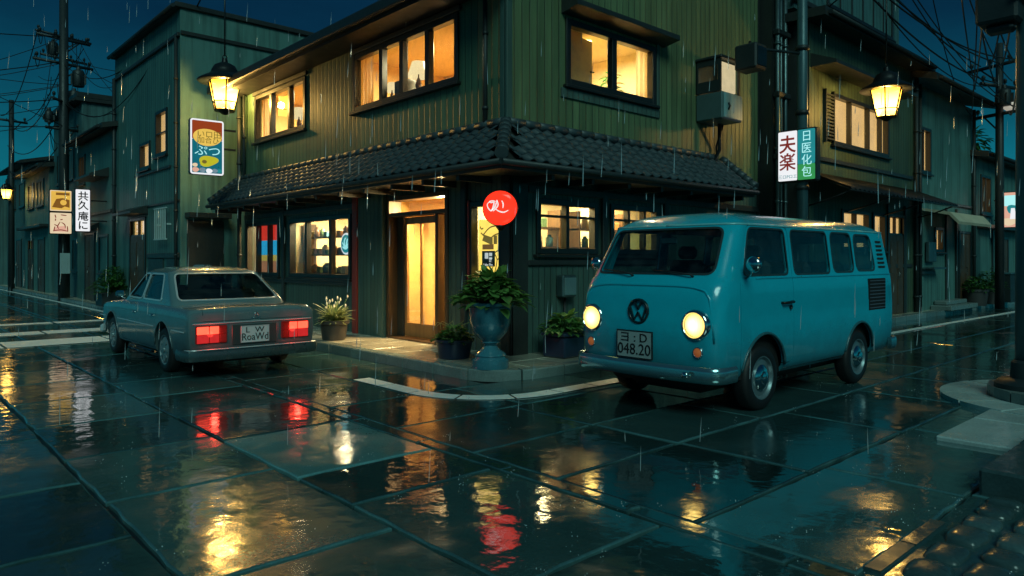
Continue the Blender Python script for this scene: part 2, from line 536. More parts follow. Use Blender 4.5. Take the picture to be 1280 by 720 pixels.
# ------------------------------------------------------------------ shared materials
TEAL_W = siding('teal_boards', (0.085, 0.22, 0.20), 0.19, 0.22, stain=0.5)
TEAL_P = paint('teal_plaster', (0.10, 0.24, 0.215), 0.6, var=0.3, scale=1.2, bump=0.35, bscale=25, world=True, streak=0.45)
TEAL_D = paint('dark_teal_plaster', (0.075, 0.18, 0.18), 0.6, var=0.35, scale=1.2, bump=0.35, bscale=25, world=True, streak=0.5)
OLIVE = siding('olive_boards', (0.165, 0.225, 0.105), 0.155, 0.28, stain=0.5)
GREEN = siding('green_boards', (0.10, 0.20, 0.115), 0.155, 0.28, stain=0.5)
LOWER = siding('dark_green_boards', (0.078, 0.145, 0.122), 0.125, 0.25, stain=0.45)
DARKW = paint('black_brown_timber', (0.030, 0.034, 0.032), 0.42, var=0.4, scale=4, bump=0.3, bscale=30)
FRAME = paint('window_frame_black', (0.016, 0.017, 0.016), 0.35, var=0.3)
IRON = paint('black_iron', (0.018, 0.020, 0.021), 0.38, metal=0.4, var=0.3, bump=0.15)
STEEL = paint('wet_galvanised_steel', (0.13, 0.20, 0.21), 0.38, metal=0.7, var=0.3, scale=5, streak=0.4)
POLE = paint('pole_blue_grey', (0.06, 0.14, 0.16), 0.42, metal=0.2, var=0.3, scale=4, streak=0.4, bump=0.1)
DARKP = paint('dark_pole', (0.020, 0.028, 0.030), 0.5, var=0.35, scale=4, bump=0.2)
TILE = paint('wet_blue_black_tile', (0.046, 0.066, 0.074), 0.46, var=0.45, scale=5, bump=0.25, bscale=30, spec=0.6)
REDW = paint('red_stained_post', (0.34, 0.035, 0.022), 0.45, var=0.35, scale=3)
WOOD = paint('varnished_door_wood', (0.34, 0.17, 0.055), 0.38, var=0.3, scale=3, streak=0.4)
DWOOD = paint('brown_timber', (0.10, 0.05, 0.022), 0.45, var=0.35, scale=3, streak=0.3)
CHROME = paint('wet_chrome', (0.62, 0.68, 0.68), 0.13, metal=1.0, var=0.15, rvar=0.06)
RUBBER = paint('black_rubber', (0.012, 0.012, 0.013), 0.55, var=0.3)
GLASS = glass('window_glass')
DGLASS = glass('car_glass', (0.68, 0.76, 0.76), 0.8, 0.01, 0.02)
NIGHTG = paint('dark_room_glass', (0.008, 0.016, 0.018), 0.10, var=0.5, scale=1.5, rvar=0.05, spec=0.8)
SIGNCASE = paint('sign_casing', (0.015, 0.018, 0.018), 0.35, var=0.2)
WHITEL = paint('white_road_paint', (0.90, 0.95, 0.92), 0.34, var=0.2, scale=7, bump=0.3, bscale=60, spec=0.6)
ROOMW = paint('room_wall_cream', (0.86, 0.70, 0.42), 0.7, var=0.10, scale=1.2)
ROOMO = paint('room_wall_amber', (0.80, 0.54, 0.20), 0.7, var=0.12, scale=1.2)
ENTRY = paint('entrance_wall_ochre', (0.50, 0.28, 0.09), 0.7, var=0.2, scale=1.5, streak=.4)
ROOMF = paint('room_floor_wood', (0.30, 0.17, 0.08), 0.45, var=0.2)
BLIND = glow('lit_blind', (1.0, 0.56, 0.20), 1.15, 0.22, 1.4)
LAMPG = bulb_glow('lantern_glass', (1.0, 0.42, 0.022), (1.0, 0.56, 0.075), 6.0, 20.0, 0.36)

# ------------------------------------------------------------------ wet ground
def wet(name, col, rough, rvar, ripple, gap=False, spec=0.5, mottling=0.35, ior=1.45):
    m, N, out = new_mat(name)
    P = coords(N, True)
    at = N.n('ShaderNodeAttribute', {'attribute_name': 'tone'})
    nz = N.n('ShaderNodeTexNoise', Vector=P, Scale=2.2, Detail=7.0, Roughness=0.62)
    sp = N.n('ShaderNodeTexNoise', Vector=P, Scale=55.0, Detail=3.0)
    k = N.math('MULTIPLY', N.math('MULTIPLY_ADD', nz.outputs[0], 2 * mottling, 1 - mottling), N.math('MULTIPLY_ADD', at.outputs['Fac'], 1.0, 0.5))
    k = N.math('MULTIPLY', k, N.math('MULTIPLY_ADD', sp.outputs[0], 0.7, 0.65))
    c = N.mix(1.0, col, N.n('ShaderNodeCombineColor', i0=k, i1=k, i2=k).outputs[0], 'MULTIPLY')
    pud = N.n('ShaderNodeTexNoise', Vector=P, Scale=0.9, Detail=5.0, Roughness=0.6)
    pf = N.ramp(pud.outputs[0], [(0.44, 0.0), (0.54, 0.35), (0.66, 1.0)])
    ro = N.math('MULTIPLY_ADD', pf, rvar, rough)
    r1 = N.n('ShaderNodeTexNoise', Vector=P, Scale=6.5, Detail=2.0, Roughness=0.45)
    r2 = N.n('ShaderNodeTexNoise', Vector=P, Scale=34.0, Detail=3.0, Roughness=0.6)
    h = N.math('ADD', r1.outputs[0], N.math('MULTIPLY', r2.outputs[0], 0.09))
    vo = N.n('ShaderNodeTexVoronoi', Vector=P, Scale=4.2)                      # rings where drops have just landed
    on = N.math('GREATER_THAN', N.n('ShaderNodeSeparateColor', i0=vo.outputs['Color']).outputs[0], 0.62)
    fall = N.math('MULTIPLY', N.ramp(vo.outputs['Distance'], [(0.10, 1.0), (0.34, 0.0)]), on)
    h = N.math('ADD', h, N.math('MULTIPLY', N.math('MULTIPLY', N.math('SINE', N.math('MULTIPLY', vo.outputs['Distance'], 85.0)), fall), 0.035))
    bp = N.n('ShaderNodeBump', Strength=ripple, Distance=0.02, Height=h)
    fine = N.math('MULTIPLY', sp.outputs[0], N.math('MULTIPLY_ADD', pf, 0.8, 0.2))
    bp2 = N.n('ShaderNodeBump', Strength=0.11, Distance=0.004, Height=fine, Normal=bp.outputs[0])
    b = N.n('ShaderNodeBsdfPrincipled', Base_Color=c, Roughness=ro, Normal=bp2.outputs[0])
    N.set(b, 'Specular IOR Level', spec); N.set(b, 'IOR', ior)
    N.set(out, 'Surface', b.outputs[0])
    return m
SLABM = wet('wet_stone_slabs', (0.024, 0.060, 0.062), 0.025, 0.24, 0.16, spec=1.0, ior=1.62)
JOINT = wet('dark_joint_grit', (0.012, 0.016, 0.016), 0.35, 0.2, 0.3)
KERBM = wet('wet_kerb_stone', (0.17, 0.22, 0.21), 0.22, 0.25, 0.25)
WALKM = wet('wet_pavement_stone', (0.40, 0.37, 0.29), 0.16, 0.25, 0.25)
COBM = wet('wet_cobble', (0.055, 0.105, 0.11), 0.18, 0.25, 0.35)
LIGHTS = wet('pale_slab_stone', (0.34, 0.42, 0.41), 0.22, 0.2, 0.25)

g = MB(); g.quad((-400, -400, -0.03), (400, -400, -0.03), (400, 400, -0.03), (-400, 400, -0.03))
struct('ground', g, JOINT)

# the junction is laid with big stone slabs; each has its own tone and a hair of tilt
sl_mb = MB(); rnd = random.Random(11)
def slab(mb, x0, x1, y0, y1, z=0.0, tone=0.5, gap=0.017, tilt=0.0022, bev=0.014, edge_highlight=2.6):
    if x1 - x0 < 0.08 or y1 - y0 < 0.08: return
    mb.c = tone
    x0 += gap * rnd.uniform(.6, 1.3); x1 -= gap * rnd.uniform(.6, 1.3); y0 += gap * rnd.uniform(.6, 1.3); y1 -= gap * rnd.uniform(.6, 1.3)
    j = lambda: rnd.uniform(-tilt, tilt)
    # ragged outline so that the joints look broken and worn
    def edge(a, b, k):
        return [(a[0] + (b[0] - a[0]) * i / k, a[1] + (b[1] - a[1]) * i / k) for i in range(k)]
    kx = max(2, int((x1 - x0) / 0.16)); ky = max(2, int((y1 - y0) / 0.16))
    if x0 > 14 or y0 > 14: kx = ky = 1
    ring = edge((x0, y0), (x1, y0), kx) + edge((x1, y0), (x1, y1), ky) + edge((x1, y1), (x0, y1), kx) + edge((x0, y1), (x0, y0), ky)
    rg = lambda: rnd.gauss(0, 0.0048)
    outer = [(p[0] + rg(), p[1] + rg()) for p in ring]
    cx, cy_ = (x0 + x1) / 2, (y0 + y1) / 2
    n = len(ring)
    a, b_, c_ = j(), j(), j()
    top = lambda p: z + a + b_ * (p[0] - cx) + c_ * (p[1] - cy_)
    ins = [(p[0] + (cx - p[0]) * bev / max(0.1, abs(cx - p[0]) + .05), p[1] + (cy_ - p[1]) * bev / max(0.1, abs(cy_ - p[1]) + .05)) for p in outer]
    vs = [(p[0], p[1], z - 0.04) for p in outer] + [(p[0], p[1], top(p) - bev * .6) for p in outer] + [(p[0], p[1], top(p)) for p in ins]
    fs = [(i, (i + 1) % n, (i + 1) % n + n, i + n) for i in range(n)] + [(i + n, (i + 1) % n + n, (i + 1) % n + 2 * n, i + 2 * n) for i in range(n)]
    fs.append([2 * n + i for i in range(n)])
    mb.add(vs, fs, False)
    o = len(mb.v) - 3 * n                       # pale highlight lines painted along the arrises
    for i in range(n): mb.col[o + n + i] = tone + edge_highlight * rnd.uniform(.2, 1.0)
GUT0, GUT1 = 3.36, 3.50
xcuts = [1.1 - 1.15 * k for k in range(8, 0, -1)] + [1.1, 2.2, GUT0]
fixed = {1: [6.2, 4.93], 2: [6.0, 4.62], 0: [5.5, 7.1]}      # joints read off the survey, by column left of the gutter
for ci in range(len(xcuts) - 1):
    x0, x1 = xcuts[ci], xcuts[ci + 1]
    col = {len(xcuts) - 2: 2, len(xcuts) - 3: 1, len(xcuts) - 4: 0}.get(ci, -1)
    ys = [-3.0 + rnd.uniform(0, .5)]
    fx = sorted(fixed.get(col, []))
    while ys[-1] < 62:
        nx = ys[-1] + rnd.uniform(1.15, 1.5)
        for q in fx:
            if abs(nx - q) < 0.62 or (ys[-1] < q - .3 and nx > q - .5): nx = q; break
        ys.append(nx)
    for a, b in zip(ys, ys[1:]):
        tone = rnd.choice([0.0, 0.2, 0.4, 0.6, 1.0, 1.3])
        if col == 2 and abs(a - 4.62) < .05: tone = 3.6
        if col == 1 and abs(a - 6.2) < .05: tone = 0.35
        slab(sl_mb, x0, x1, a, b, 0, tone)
# gutter strip
ya = -3
while ya < 60:
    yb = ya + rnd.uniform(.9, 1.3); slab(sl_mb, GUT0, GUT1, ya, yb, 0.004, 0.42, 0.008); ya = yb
# right of the gutter: courses run along X
rows = [-3.0, -1.8, -0.6, 0.5, 1.40, 2.3, 3.4, 4.3, 5.4, 6.6]
rowx = {4: [5.15, 6.9], 5: [4.95, 6.7], 6: [4.92, 6.3]}
for ri in range(len(rows) - 1):
    xs = [GUT1]; fx = rowx.get(ri, [])
    while xs[-1] < 46:
        nx = xs[-1] + rnd.uniform(1.3, 1.8)
        for q in fx:
            if abs(nx - q) < 0.8 or (xs[-1] < q - .3 and nx > q - .5): nx = q; break
        xs.append(nx)
    for a, b in zip(xs, xs[1:]):
        tone = rnd.choice([0.0, 0.2, 0.5, 0.9])
        if ri == 4 and a < 7: tone = 1.5
        if ri == 3 and 3 < a < 7: tone = 1.1
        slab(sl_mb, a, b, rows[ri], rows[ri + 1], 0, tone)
# left street beyond the junction, up to its far kerb
for xa, xb in ((GUT1, 4.5), (4.5, 5.6)):
    ya = 6.6
    while ya < 60:
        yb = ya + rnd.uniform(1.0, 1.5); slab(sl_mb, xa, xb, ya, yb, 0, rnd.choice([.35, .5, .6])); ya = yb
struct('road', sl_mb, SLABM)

# ------------------------------------------------------------------ pavements with kerb stones
def arc_path(x0, yend, y0, xend, r, n=14):
    """kerb line: down x=x0 from y=yend, round the corner, out along y=y0 to xend"""
    p = [(x0, yend), (x0, y0 + r)]
    for k in range(1, n):
        a = PI + (PI / 2) * k / n
        p.append((x0 + r + r * math.cos(a), y0 + r + r * math.sin(a)))
    p += [(x0 + r, y0), (xend, y0)]
    return p
def resample(path, step):
    out = [Vector(path[0])]; need = step
    for a, b in zip(path, path[1:]):
        a, b = Vector(a), Vector(b); L = (b - a).length; d = 0
        while L - d >= need:
            d += need; out.append(a + (b - a) * d / L); need = step
        need -= (L - d)
    return out
def ribbon(mb, path, w0, w1, z0, z1, seg, gap, step=0.12, tones=(0.5,), dash=None):
    """stones of length seg along a path, from offset w0 to w1 to its left"""
    pts = resample(path, step); n = len(pts)
    nrm = []
    for i in range(n):
        t = pts[min(i + 1, n - 1)] - pts[max(i - 1, 0)]; t.normalize(); nrm.append(Vector((-t.y, t.x)))
    k = max(1, int(seg / step)); i = 0
    while i + 1 < n:
        e = min(n - 1, i + k)
        mb.c = rnd.choice(tones)
        ids = list(range(i, e + 1)); m = len(ids)
        P = [pts[q].copy() for q in ids]
        t0 = (P[1] - P[0]).normalized(); t1 = (P[-1] - P[-2]).normalized()
        P[0] += t0 * gap / 2; P[-1] -= t1 * gap / 2
        dz = rnd.uniform(-.003, .003) if z1 > 0.02 else 0
        L0 = [P[q] + nrm[ids[q]] * w0 for q in range(m)]; L1 = [P[q] + nrm[ids[q]] * w1 for q in range(m)]
        b = min(0.015, (z1 - z0) * .4) if z1 > 0.02 else 0.0
        s = 1 if w1 > w0 else -1
        Li = [P[q] + nrm[ids[q]] * (w0 + s * b) for q in range(m)]
        vs = [(p.x, p.y, z0) for p in L0] + [(p.x, p.y, z1 + dz - b) for p in L0] + [(p.x, p.y, z1 + dz) for p in Li] + [(p.x, p.y, z1 + dz) for p in L1] + [(p.x, p.y, z0) for p in L1]
        fs = []
        for r_ in range(4):
            for q in range(m - 1):
                a = r_ * m + q; fs.append((a, a + 1, a + m + 1, a + m))
        for q in (0, m - 1):
            fs.append([r_ * m + q for r_ in range(5)])
        mb.add(vs, fs, False)
        i = e
kp = arc_path(5.62, 18.55, 6.45, 46, 0.75)
kb = MB(); ribbon(kb, kp, 0.0, 0.17, -0.02, 0.125, 0.72, 0.024, tones=(.3, .5, .7)); struct('kerb', kb, KERBM)
sw = MB()
inner = [p for p in kp]
# paving behind the kerb: small flags clipped by the kerb line
def inside(x, y, m=0.0):
    c = (5.62 + .75, 6.45 + .75)
    if x < 5.62 + m or y < 6.45 + m: return False
    if x < c[0] and y < c[1]: return (x - c[0]) ** 2 + (y - c[1]) ** 2 < (.75 - m) ** 2
    return True
def flags(mb, x0, x1, y0, y1, px, py, z):
    y = y0
    row = 0
    while y < y1 - .05:
        x = x0 - (px * .5 if row % 2 else 0)
        while x < x1:
            a, b, c, d = max(x, x0), min(x + px, x1), y, min(y + py, y1)
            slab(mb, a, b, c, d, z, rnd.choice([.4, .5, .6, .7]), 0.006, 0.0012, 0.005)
            x += px
        y += py; row += 1
flags(sw, 5.795, 6.98, 7.2, 18.55, 0.6, 0.6, 0.118)
flags(sw, 6.37, 13.9, 6.625, 7.7, 0.6, 0.52, 0.118)
flags(sw, 13.9, 46, 6.625, 6.95, 0.6, 0.52, 0.118)
# the rounded corner is one fan-shaped flag
cn = MB(); cc = (6.37, 7.2); rr = 0.57
for q in range(4):
    a0, a1 = PI + PI / 2 * q / 4 + .012, PI + PI / 2 * (q + 1) / 4 - .012
    ptsf = [cc] + [(cc[0] + rr * math.cos(a0 + (a1 - a0) * k / 6), cc[1] + rr * math.sin(a0 + (a1 - a0) * k / 6)) for k in range(7)]
    sw.c = rnd.choice([.45, .55, .65]); sw.prism(ptsf, -0.02, 0.118, 'z')
struct('pavement', sw, WALKM)
bed = MB(); bed.box(5.8, 46, 7.2, 18.56, -0.02, 0.10); bed.box(6.4, 46, 6.62, 7.2, -0.02, 0.10); bed.box(5.4, 14, 18.56, 62, -0.02, 0.10)
struct('pavement_bed', bed, JOINT)
kl = MB(); ribbon(kl, [(5.28, 62), (5.28, 18.5)], 0.0, 0.15, -0.02, 0.12, 0.9, 0.012, tones=(.35, .5)); ribbon(kl, [(5.28, 18.5), (5.64, 18.5)], 0.0, 0.15, -0.02, 0.12, 0.9, 0.01)
struct('street_kerb', kl, KERBM)
sl2 = MB(); flags(sl2, 5.43, 6.0, 18.66, 60, 0.6, 0.6, 0.113); struct('street_pavement', sl2, WALKM)

# painted lines
ln = MB()
mark = arc_path(4.62, 7.9, 5.66, 7.6, 1.05)
ribbon(ln, mark, -0.11, 0.11, 0.0065, 0.0105, 0.60, 0.03, tones=(.5, .6, .55))
ribbon(ln, [(9.9, 5.62), (46, 5.15)], -0.075, 0.075, 0.0065, 0.0105, 3.0, 0.01, step=.5)
ribbon(ln, [(5.12, 60), (5.12, 20.2)], -0.07, 0.07, 0.0065, 0.0105, 4.0, 0.01, step=.5)
for (y0, y1, xs) in ((14.7, 15.75, [(-1.6, 0.2), (.24, 1.75), (1.8, 3.4), (3.44, 4.9)]), (17.0, 17.7, [(-1, .9), (.95, 2.7), (2.75, 4.9)]), (19.7, 20.15, [(1.9, 3.3), (3.36, 5.0)])):
    for a, b in xs:
        ln.c = rnd.choice([.45, .55, .6]); ln.box(a, b, y0, y1, 0.0065, 0.0105)
struct('road_marking', ln, WHITEL)

# near corner at the lower right: cobbles, a raised kerb block and the painted island of the pole
cb = MB(); rc = random.Random(5)
cb.smooth = True
yy = 1.30 - 16 * .222; row = 0
while yy < 1.25:
    hgt = .222; xx = 2.2 + (row % 2) * .15
    while xx < 5.22:
        wd = rc.uniform(.22, .34)
        x0, x1, y0, y1 = xx + .014, min(xx + wd, 5.24) - .014, yy + .014, min(yy + hgt, 1.30) - .014
        if x1 - x0 > .08 and y1 - y0 > .08 and not (xx < 3.56 and yy > 1.0):
            cx, cyy = (x0 + x1) / 2, (y0 + y1) / 2; a, b = (x1 - x0) / 2, (y1 - y0) / 2
            cb.c = rc.choice([.3, .45, .6, .75]); n = 16; rings = []
            rings = [(1.0, -.05), (1.0, -.008), (.94, .016), (.76, .027), (.4, .032)]
            wob = [rc.uniform(.90, 1.05) for _ in range(n)]
            tz = rc.uniform(-.006, .008); vs = []
            for s, z_ in rings:
                for k in range(n):
                    an = 2 * PI * k / n
                    ux = math.copysign(abs(math.cos(an)) ** .55, math.cos(an)); uy = math.copysign(abs(math.sin(an)) ** .55, math.sin(an))
                    vs.append((cx + a * ux * s * wob[k], cyy + b * uy * s * wob[k], z_ + tz))
            fs = [(r_ * n + k, r_ * n + (k + 1) % n, (r_ + 1) * n + (k + 1) % n, (r_ + 1) * n + k) for r_ in range(4) for k in range(n)]
            fs.append([4 * n + k for k in range(n)])
            cb.add(vs, fs, True)
        xx += wd
    yy += hgt; row += 1
struct('cobblestone_paving', cb, COBM)
cs = MB(); ribbon(cs, [(3.58, 1.33), (4.62, 1.33)], 0.0, 0.075, -0.02, 0.014, 0.52, 0.02, tones=(.3, .6)); struct('cobble_kerb', cs, COBM)
rb = MB()
for (a, b, c_, d, z_, t) in ((5.27, 6.25, .55, 1.36, .17, .3), (6.27, 7.5, .55, 1.36, .175, .35), (5.27, 6.4, -1.5, .53, .172, .3), (6.42, 9, -1.5, .53, .17, .35), (7.52, 8.3, .55, 1.0, .17, .3)):
    rb.c = t; rb.box(a, b, c_, d, -.02, z_, .018)
struct('raised_pavement', rb, COBM)
isl = MB()
for (a, b) in ((6.62, 7.62), (7.65, 8.6)):
    isl.c = .7; isl.box(a, b, 1.42, 2.02, -.02, .035, .012)
ctr = (9.35, 1.45)
def ringstones(mb, r0, r1, z1, n, a0, a1, tone):
    for k in range(n):
        b0 = a0 + (a1 - a0) * k / n + .012; b1 = a0 + (a1 - a0) * (k + 1) / n - .012
        poly = [(ctr[0] + r1 * math.cos(b0 + (b1 - b0) * q / 4), ctr[1] + r1 * math.sin(b0 + (b1 - b0) * q / 4)) for q in range(5)]
        poly += [(ctr[0] + r0 * math.cos(b1 + (b0 - b1) * q / 4), ctr[1] + r0 * math.sin(b1 + (b0 - b1) * q / 4)) for q in range(5)]
        mb.c = tone[k % len(tone)]; mb.prism(poly, -.02, z1, 'z')
ringstones(isl, .86, 1.30, .045, 9, R(20), R(230), (.75, .6, .8))
struct('painted_island_kerb', isl, LIGHTS)
is2 = MB(); ringstones(is2, .0, .855, .15, 5, R(0), R(360), (.4, .35)); struct('traffic_island', is2, KERBM)
# ------------------------------------------------------------------ facade helpers
def fpt(F, a, d, z):
    return (F[1] - d, a, z) if F[0] == 'L' else (a, F[1] - d, z)
def fbox(mb, F, a0, a1, d0, d1, z0, z1, bev=0.0):
    if F[0] == 'L': mb.box(F[1] - d1, F[1] - d0, a0, a1, z0, z1, bev)
    else: mb.box(a0, a1, F[1] - d1, F[1] - d0, z0, z1, bev)
def wall(mb, F, a0, a1, z0, z1, holes=(), th=0.14):
    A = sorted({a0, a1, *[h[0] for h in holes], *[h[1] for h in holes]}); Z = sorted({z0, z1, *[h[2] for h in holes], *[h[3] for h in holes]})
    A = [a for a in A if a0 <= a <= a1]; Z = [q for q in Z if z0 <= q <= z1]
    solid = {}
    for i in range(len(A) - 1):
        for j in range(len(Z) - 1):
            ca, cz = (A[i] + A[i + 1]) / 2, (Z[j] + Z[j + 1]) / 2
            solid[i, j] = not any(h[0] < ca < h[1] and h[2] < cz < h[3] for h in holes)
    for (i, j), s in solid.items():
        if not s: continue
        a, b, c, d = A[i], A[i + 1], Z[j], Z[j + 1]
        for dd in (0.0, -th): mb.quad(fpt(F, a, dd, c), fpt(F, b, dd, c), fpt(F, b, dd, d), fpt(F, a, dd, d))
        if not solid.get((i - 1, j)): mb.quad(fpt(F, a, 0, c), fpt(F, a, -th, c), fpt(F, a, -th, d), fpt(F, a, 0, d))
        if not solid.get((i + 1, j)): mb.quad(fpt(F, b, 0, c), fpt(F, b, -th, c), fpt(F, b, -th, d), fpt(F, b, 0, d))
        if not solid.get((i, j - 1)): mb.quad(fpt(F, a, 0, c), fpt(F, b, 0, c), fpt(F, b, -th, c), fpt(F, a, -th, c))
        if not solid.get((i, j + 1)): mb.quad(fpt(F, a, 0, d), fpt(F, b, 0, d), fpt(F, b, -th, d), fpt(F, a, -th, d))
def window(parent, F, a0, a1, z0, z1, mull=(), trans=(), fw=0.055, mw=0.05, proud=0.035, sill=True, pane=None, blind=None, fmat=None, halves=(), label=None):
    """a frame in its opening with glass and a sill; mull = positions of uprights, trans = heights of cross bars"""
    m = MB()
    i0, i1 = -0.10, proud
    fbox(m, F, a0 - .03, a0 + fw, i0, i1, z0 - .03, z1 + .03, .006); fbox(m, F, a1 - fw, a1 + .03, i0, i1, z0 - .03, z1 + .03, .006)
    fbox(m, F, a0 + fw, a1 - fw, i0, i1 - .002, z1 - fw, z1 + .03, .006); fbox(m, F, a0 + fw, a1 - fw, i0, i1 - .002, z0 - .03, z0 + fw, .006)
    for q in mull: fbox(m, F, q - mw / 2, q + mw / 2, i0 + .01, i1 - .012, z0 + fw, z1 - fw, .005)
    for q in trans: fbox(m, F, a0 + fw, a1 - fw, i0 + .02, i1 - .018, q - .018, q + .018, .004)
    for (b0, b1, q) in halves: fbox(m, F, b0, b1, i0 + .02, i1 - .018, q - .018, q + .018, .004)
    fr = obj('window', m, fmat or FRAME, parent, world=True, label=label)
    g = MB(); fbox(g, F, a0 + fw * .6, a1 - fw * .6, -.066, -.060, z0 + fw * .6, z1 - fw * .6)
    obj('pane', g, pane or GLASS, fr, world=True)
    if sill:
        s = MB(); fbox(s, F, a0 - .08, a1 + .08, -.02, .085, z0 - .085, z0 - .032, .01)
        obj('sill', s, fmat or FRAME, fr, world=True)
    if blind:
        b = MB(); fbox(b, F, a0 + .01, a1 - .01, -.135, -.12, z0 + .01, z1 - .01); obj('blind', b, blind, fr, world=True)
    return fr
def room_light(x, y, z, power, col=(1.0, 0.66, 0.30), size=0.8, aim=None):
    l = bpy.data.lights.new('room_light', 'AREA'); l.energy = power; l.color = col; l.size = size; l.shape = 'DISK'
    o = bpy.data.objects.new('room_light', l); COL.objects.link(o); o.location = (x, y, z)
    if aim: o.rotation_euler = Vector(aim).to_track_quat('-Z', 'Y').to_euler()
def room(parent, x0, x1, y0, y1, z0, z1, wallm, openL=True, openR=False):
    """the inside faces of a lit room, open towards the street front"""
    m = MB()
    q = m.quad
    q((x1, y0, z0), (x1, y1, z0), (x1, y1, z1), (x1, y0, z1))
    q((x0, y1, z0), (x1, y1, z0), (x1, y1, z1), (x0, y1, z1))
    if not openR: q((x0, y0, z0), (x1, y0, z0), (x1, y0, z1), (x0, y0, z1))
    if not openL: q((x0, y0, z0), (x0, y1, z0), (x0, y1, z1), (x0, y0, z1))
    q((x0, y0, z1), (x1, y0, z1), (x1, y1, z1), (x0, y1, z1))
    m.mi = 1
    q((x0, y0, z0), (x1, y0, z0), (x1, y1, z0), (x0, y1, z0))
    return obj('room_interior', m, [wallm, ROOMF], parent, world=True, fixn=False)
def downpipe(parent, x, y, z0, z1, r=0.045, mat=None, dx=0, dy=0):
    m = MB(); m.tube([(x, y, z0), (x, y, z1)], r, 10)
    k = z0 + .4
    while k < z1:
        m.tube([(x, y, k), (x, y, k + .05)], r * 1.35, 10); k += 1.1
    return obj('downpipe', m, mat or DARKP, parent, world=True)

# ------------------------------------------------------------------ the corner shop building
XL, YR = 6.80, 7.60            # upper storey faces
xl, yr = 6.93, 7.63            # ground floor faces
FUL, FUR, FLL, FLR = ('L', XL), ('R', YR), ('L', xl), ('R', yr)
YB, XB = 17.4, 13.9            # far ends
shop = thing('corner_shop_building', 'two storey green boarded corner shop with tiled pent roof and lit windows', 'building', (xl, yr, 0))
# upper storey
w4 = (8.72, 11.86, 4.29, 5.30); w3 = (13.86, 16.4, 4.27, 5.30); w2 = (8.06, 10.30, 4.25, 5.22)
m = MB(); wall(m, FUL, YR, YB, 3.1, 5.6, [w4, w3]); obj('upper_front_wall', m, GREEN, shop, world=True)
m = MB(); wall(m, FUR, XL + .14, XB, 3.1, 5.6, [w2]); m.quad((XL + .14, YR, 5.6), (XB, YR, 5.6), (XB, YR, 8.55), (XL + .14, YR, 5.72)); m.quad((XL + .002, YR - .003, 3.1), (XL + .14, YR - .003, 3.1), (XL + .14, YR - .003, 5.6), (XL + .002, YR - .003, 5.6))
obj('upper_side_wall', m, OLIVE, shop, world=True)
m = MB(); m.box(XB - .002, XB + .1, YR + .01, YB, 0, 8.5); m.box(XL + .2, XB - .01, YB - .12, YB - .002, 0, 5.6); each('rear_wall', m, DARKW, shop, world=True)
m = MB(); fbox(m, FUL, YR - .055, YR + .1, .004, .03, 3.2, 5.6, .006); fbox(m, FUR, XL - .02, XL + .1, .004, .03, 3.2, 5.7, .006); each('corner_board', m, LOWER, shop, world=True)
m = MB(); m.prism([(6.22, 5.50), (6.22, 5.74), (14.3, 9.12), (14.3, 8.90)], YR - .28, YB + .3, 'y'); rf = obj('roof', m, DARKW, shop, world=True)
m = MB(); m.box(6.12, 6.22, YR - .32, YB + .3, 5.50, 5.68, .02); each('gutter', m, DARKP, rf, world=True)
m = MB(); m.box(6.24, XL - .003, YR - .2, YB + .2, 5.44, 5.52); each('soffit', m, paint('soffit_black', (.008, .009, .009), .6), rf, world=True)
window(shop, FUL, *w4, mull=(9.52, 10.27, 10.92), fw=.06, mw=.11)
window(shop, FUL, *w3, mull=(14.62, 15.55), fw=.06, mw=.09)
wq = window(shop, FUR, *w2, mull=(9.20,), fw=.07, mw=.12)
m = MB(); m.prism([(YR - .34, 5.36), (YR - .34, 5.44), (YR - .004, 5.60), (YR - .004, 5.30)], w2[0] - .12, w2[1] + .3, 'x'); obj('window_hood', m, DARKW, shop, world=True)
m = MB(); fbox(m, FUR, w2[0] - .14, w2[1] + .14, .004, .03, w2[2] - .24, w2[2] - .09, .006); fbox(m, FUR, w2[1] + .06, w2[1] + .14, .004, .03, w2[2] - .08, w2[3] + .1, .006); each('window_surround', m, LOWER, shop, world=True)
m = MB(); fbox(m, FUL, w4[0] - .1, w4[1] + .1, .004, .05, w4[3] + .04, w4[3] + .13, .01); fbox(m, FUL, w3[0] - .1, w3[1] + .1, .004, .05, w3[3] + .04, w3[3] + .13, .01); each('window_surround', m, DARKW, shop, world=True)
downpipe(shop, XL - .07, 7.98, 3.3, 5.5, .035)
downpipe(shop, XL - .10, 17.15, .1, 5.5, .05)
downpipe(shop, XL - .08, 16.9, 2.9, 5.5, .035)
# half-drawn curtains upstairs
CURT, N, out = new_mat('linen_curtain')
N.set(out, 'Surface', N.n('ShaderNodeMixShader', i0=.65, i1=N.n('ShaderNodeBsdfDiffuse', Color=(.6, .46, .27)).outputs[0], i2=N.n('ShaderNodeBsdfTranslucent', Color=(.75, .58, .34)).outputs[0]).outputs[0])
def curtain(F, a0, a1, z0, z1, d=-.16):
    m = MB(); n = int((a1 - a0) / .025); vs = []
    for i in range(n + 1):
        a = a0 + (a1 - a0) * i / n; dd = d + .022 * math.sin(i * 1.15) + .008 * math.sin(i * .41)
        vs += [fpt(F, a, dd, z0), fpt(F, a, dd, z1)]
    m.add(vs, [(2 * i, 2 * i + 2, 2 * i + 3, 2 * i + 1) for i in range(n)], True); obj('curtain', m, CURT, shop, world=True, fixn=False)
curtain(FUL, 11.45, 11.9, 4.2, 5.34); curtain(FUL, 8.70, 8.92, 4.2, 5.34); curtain(FUL, 16.0, 16.4, 4.2, 5.34); curtain(FUR, 10.0, 10.32, 4.15, 5.3); curtain(FUR, 8.04, 8.2, 4.15, 5.3)
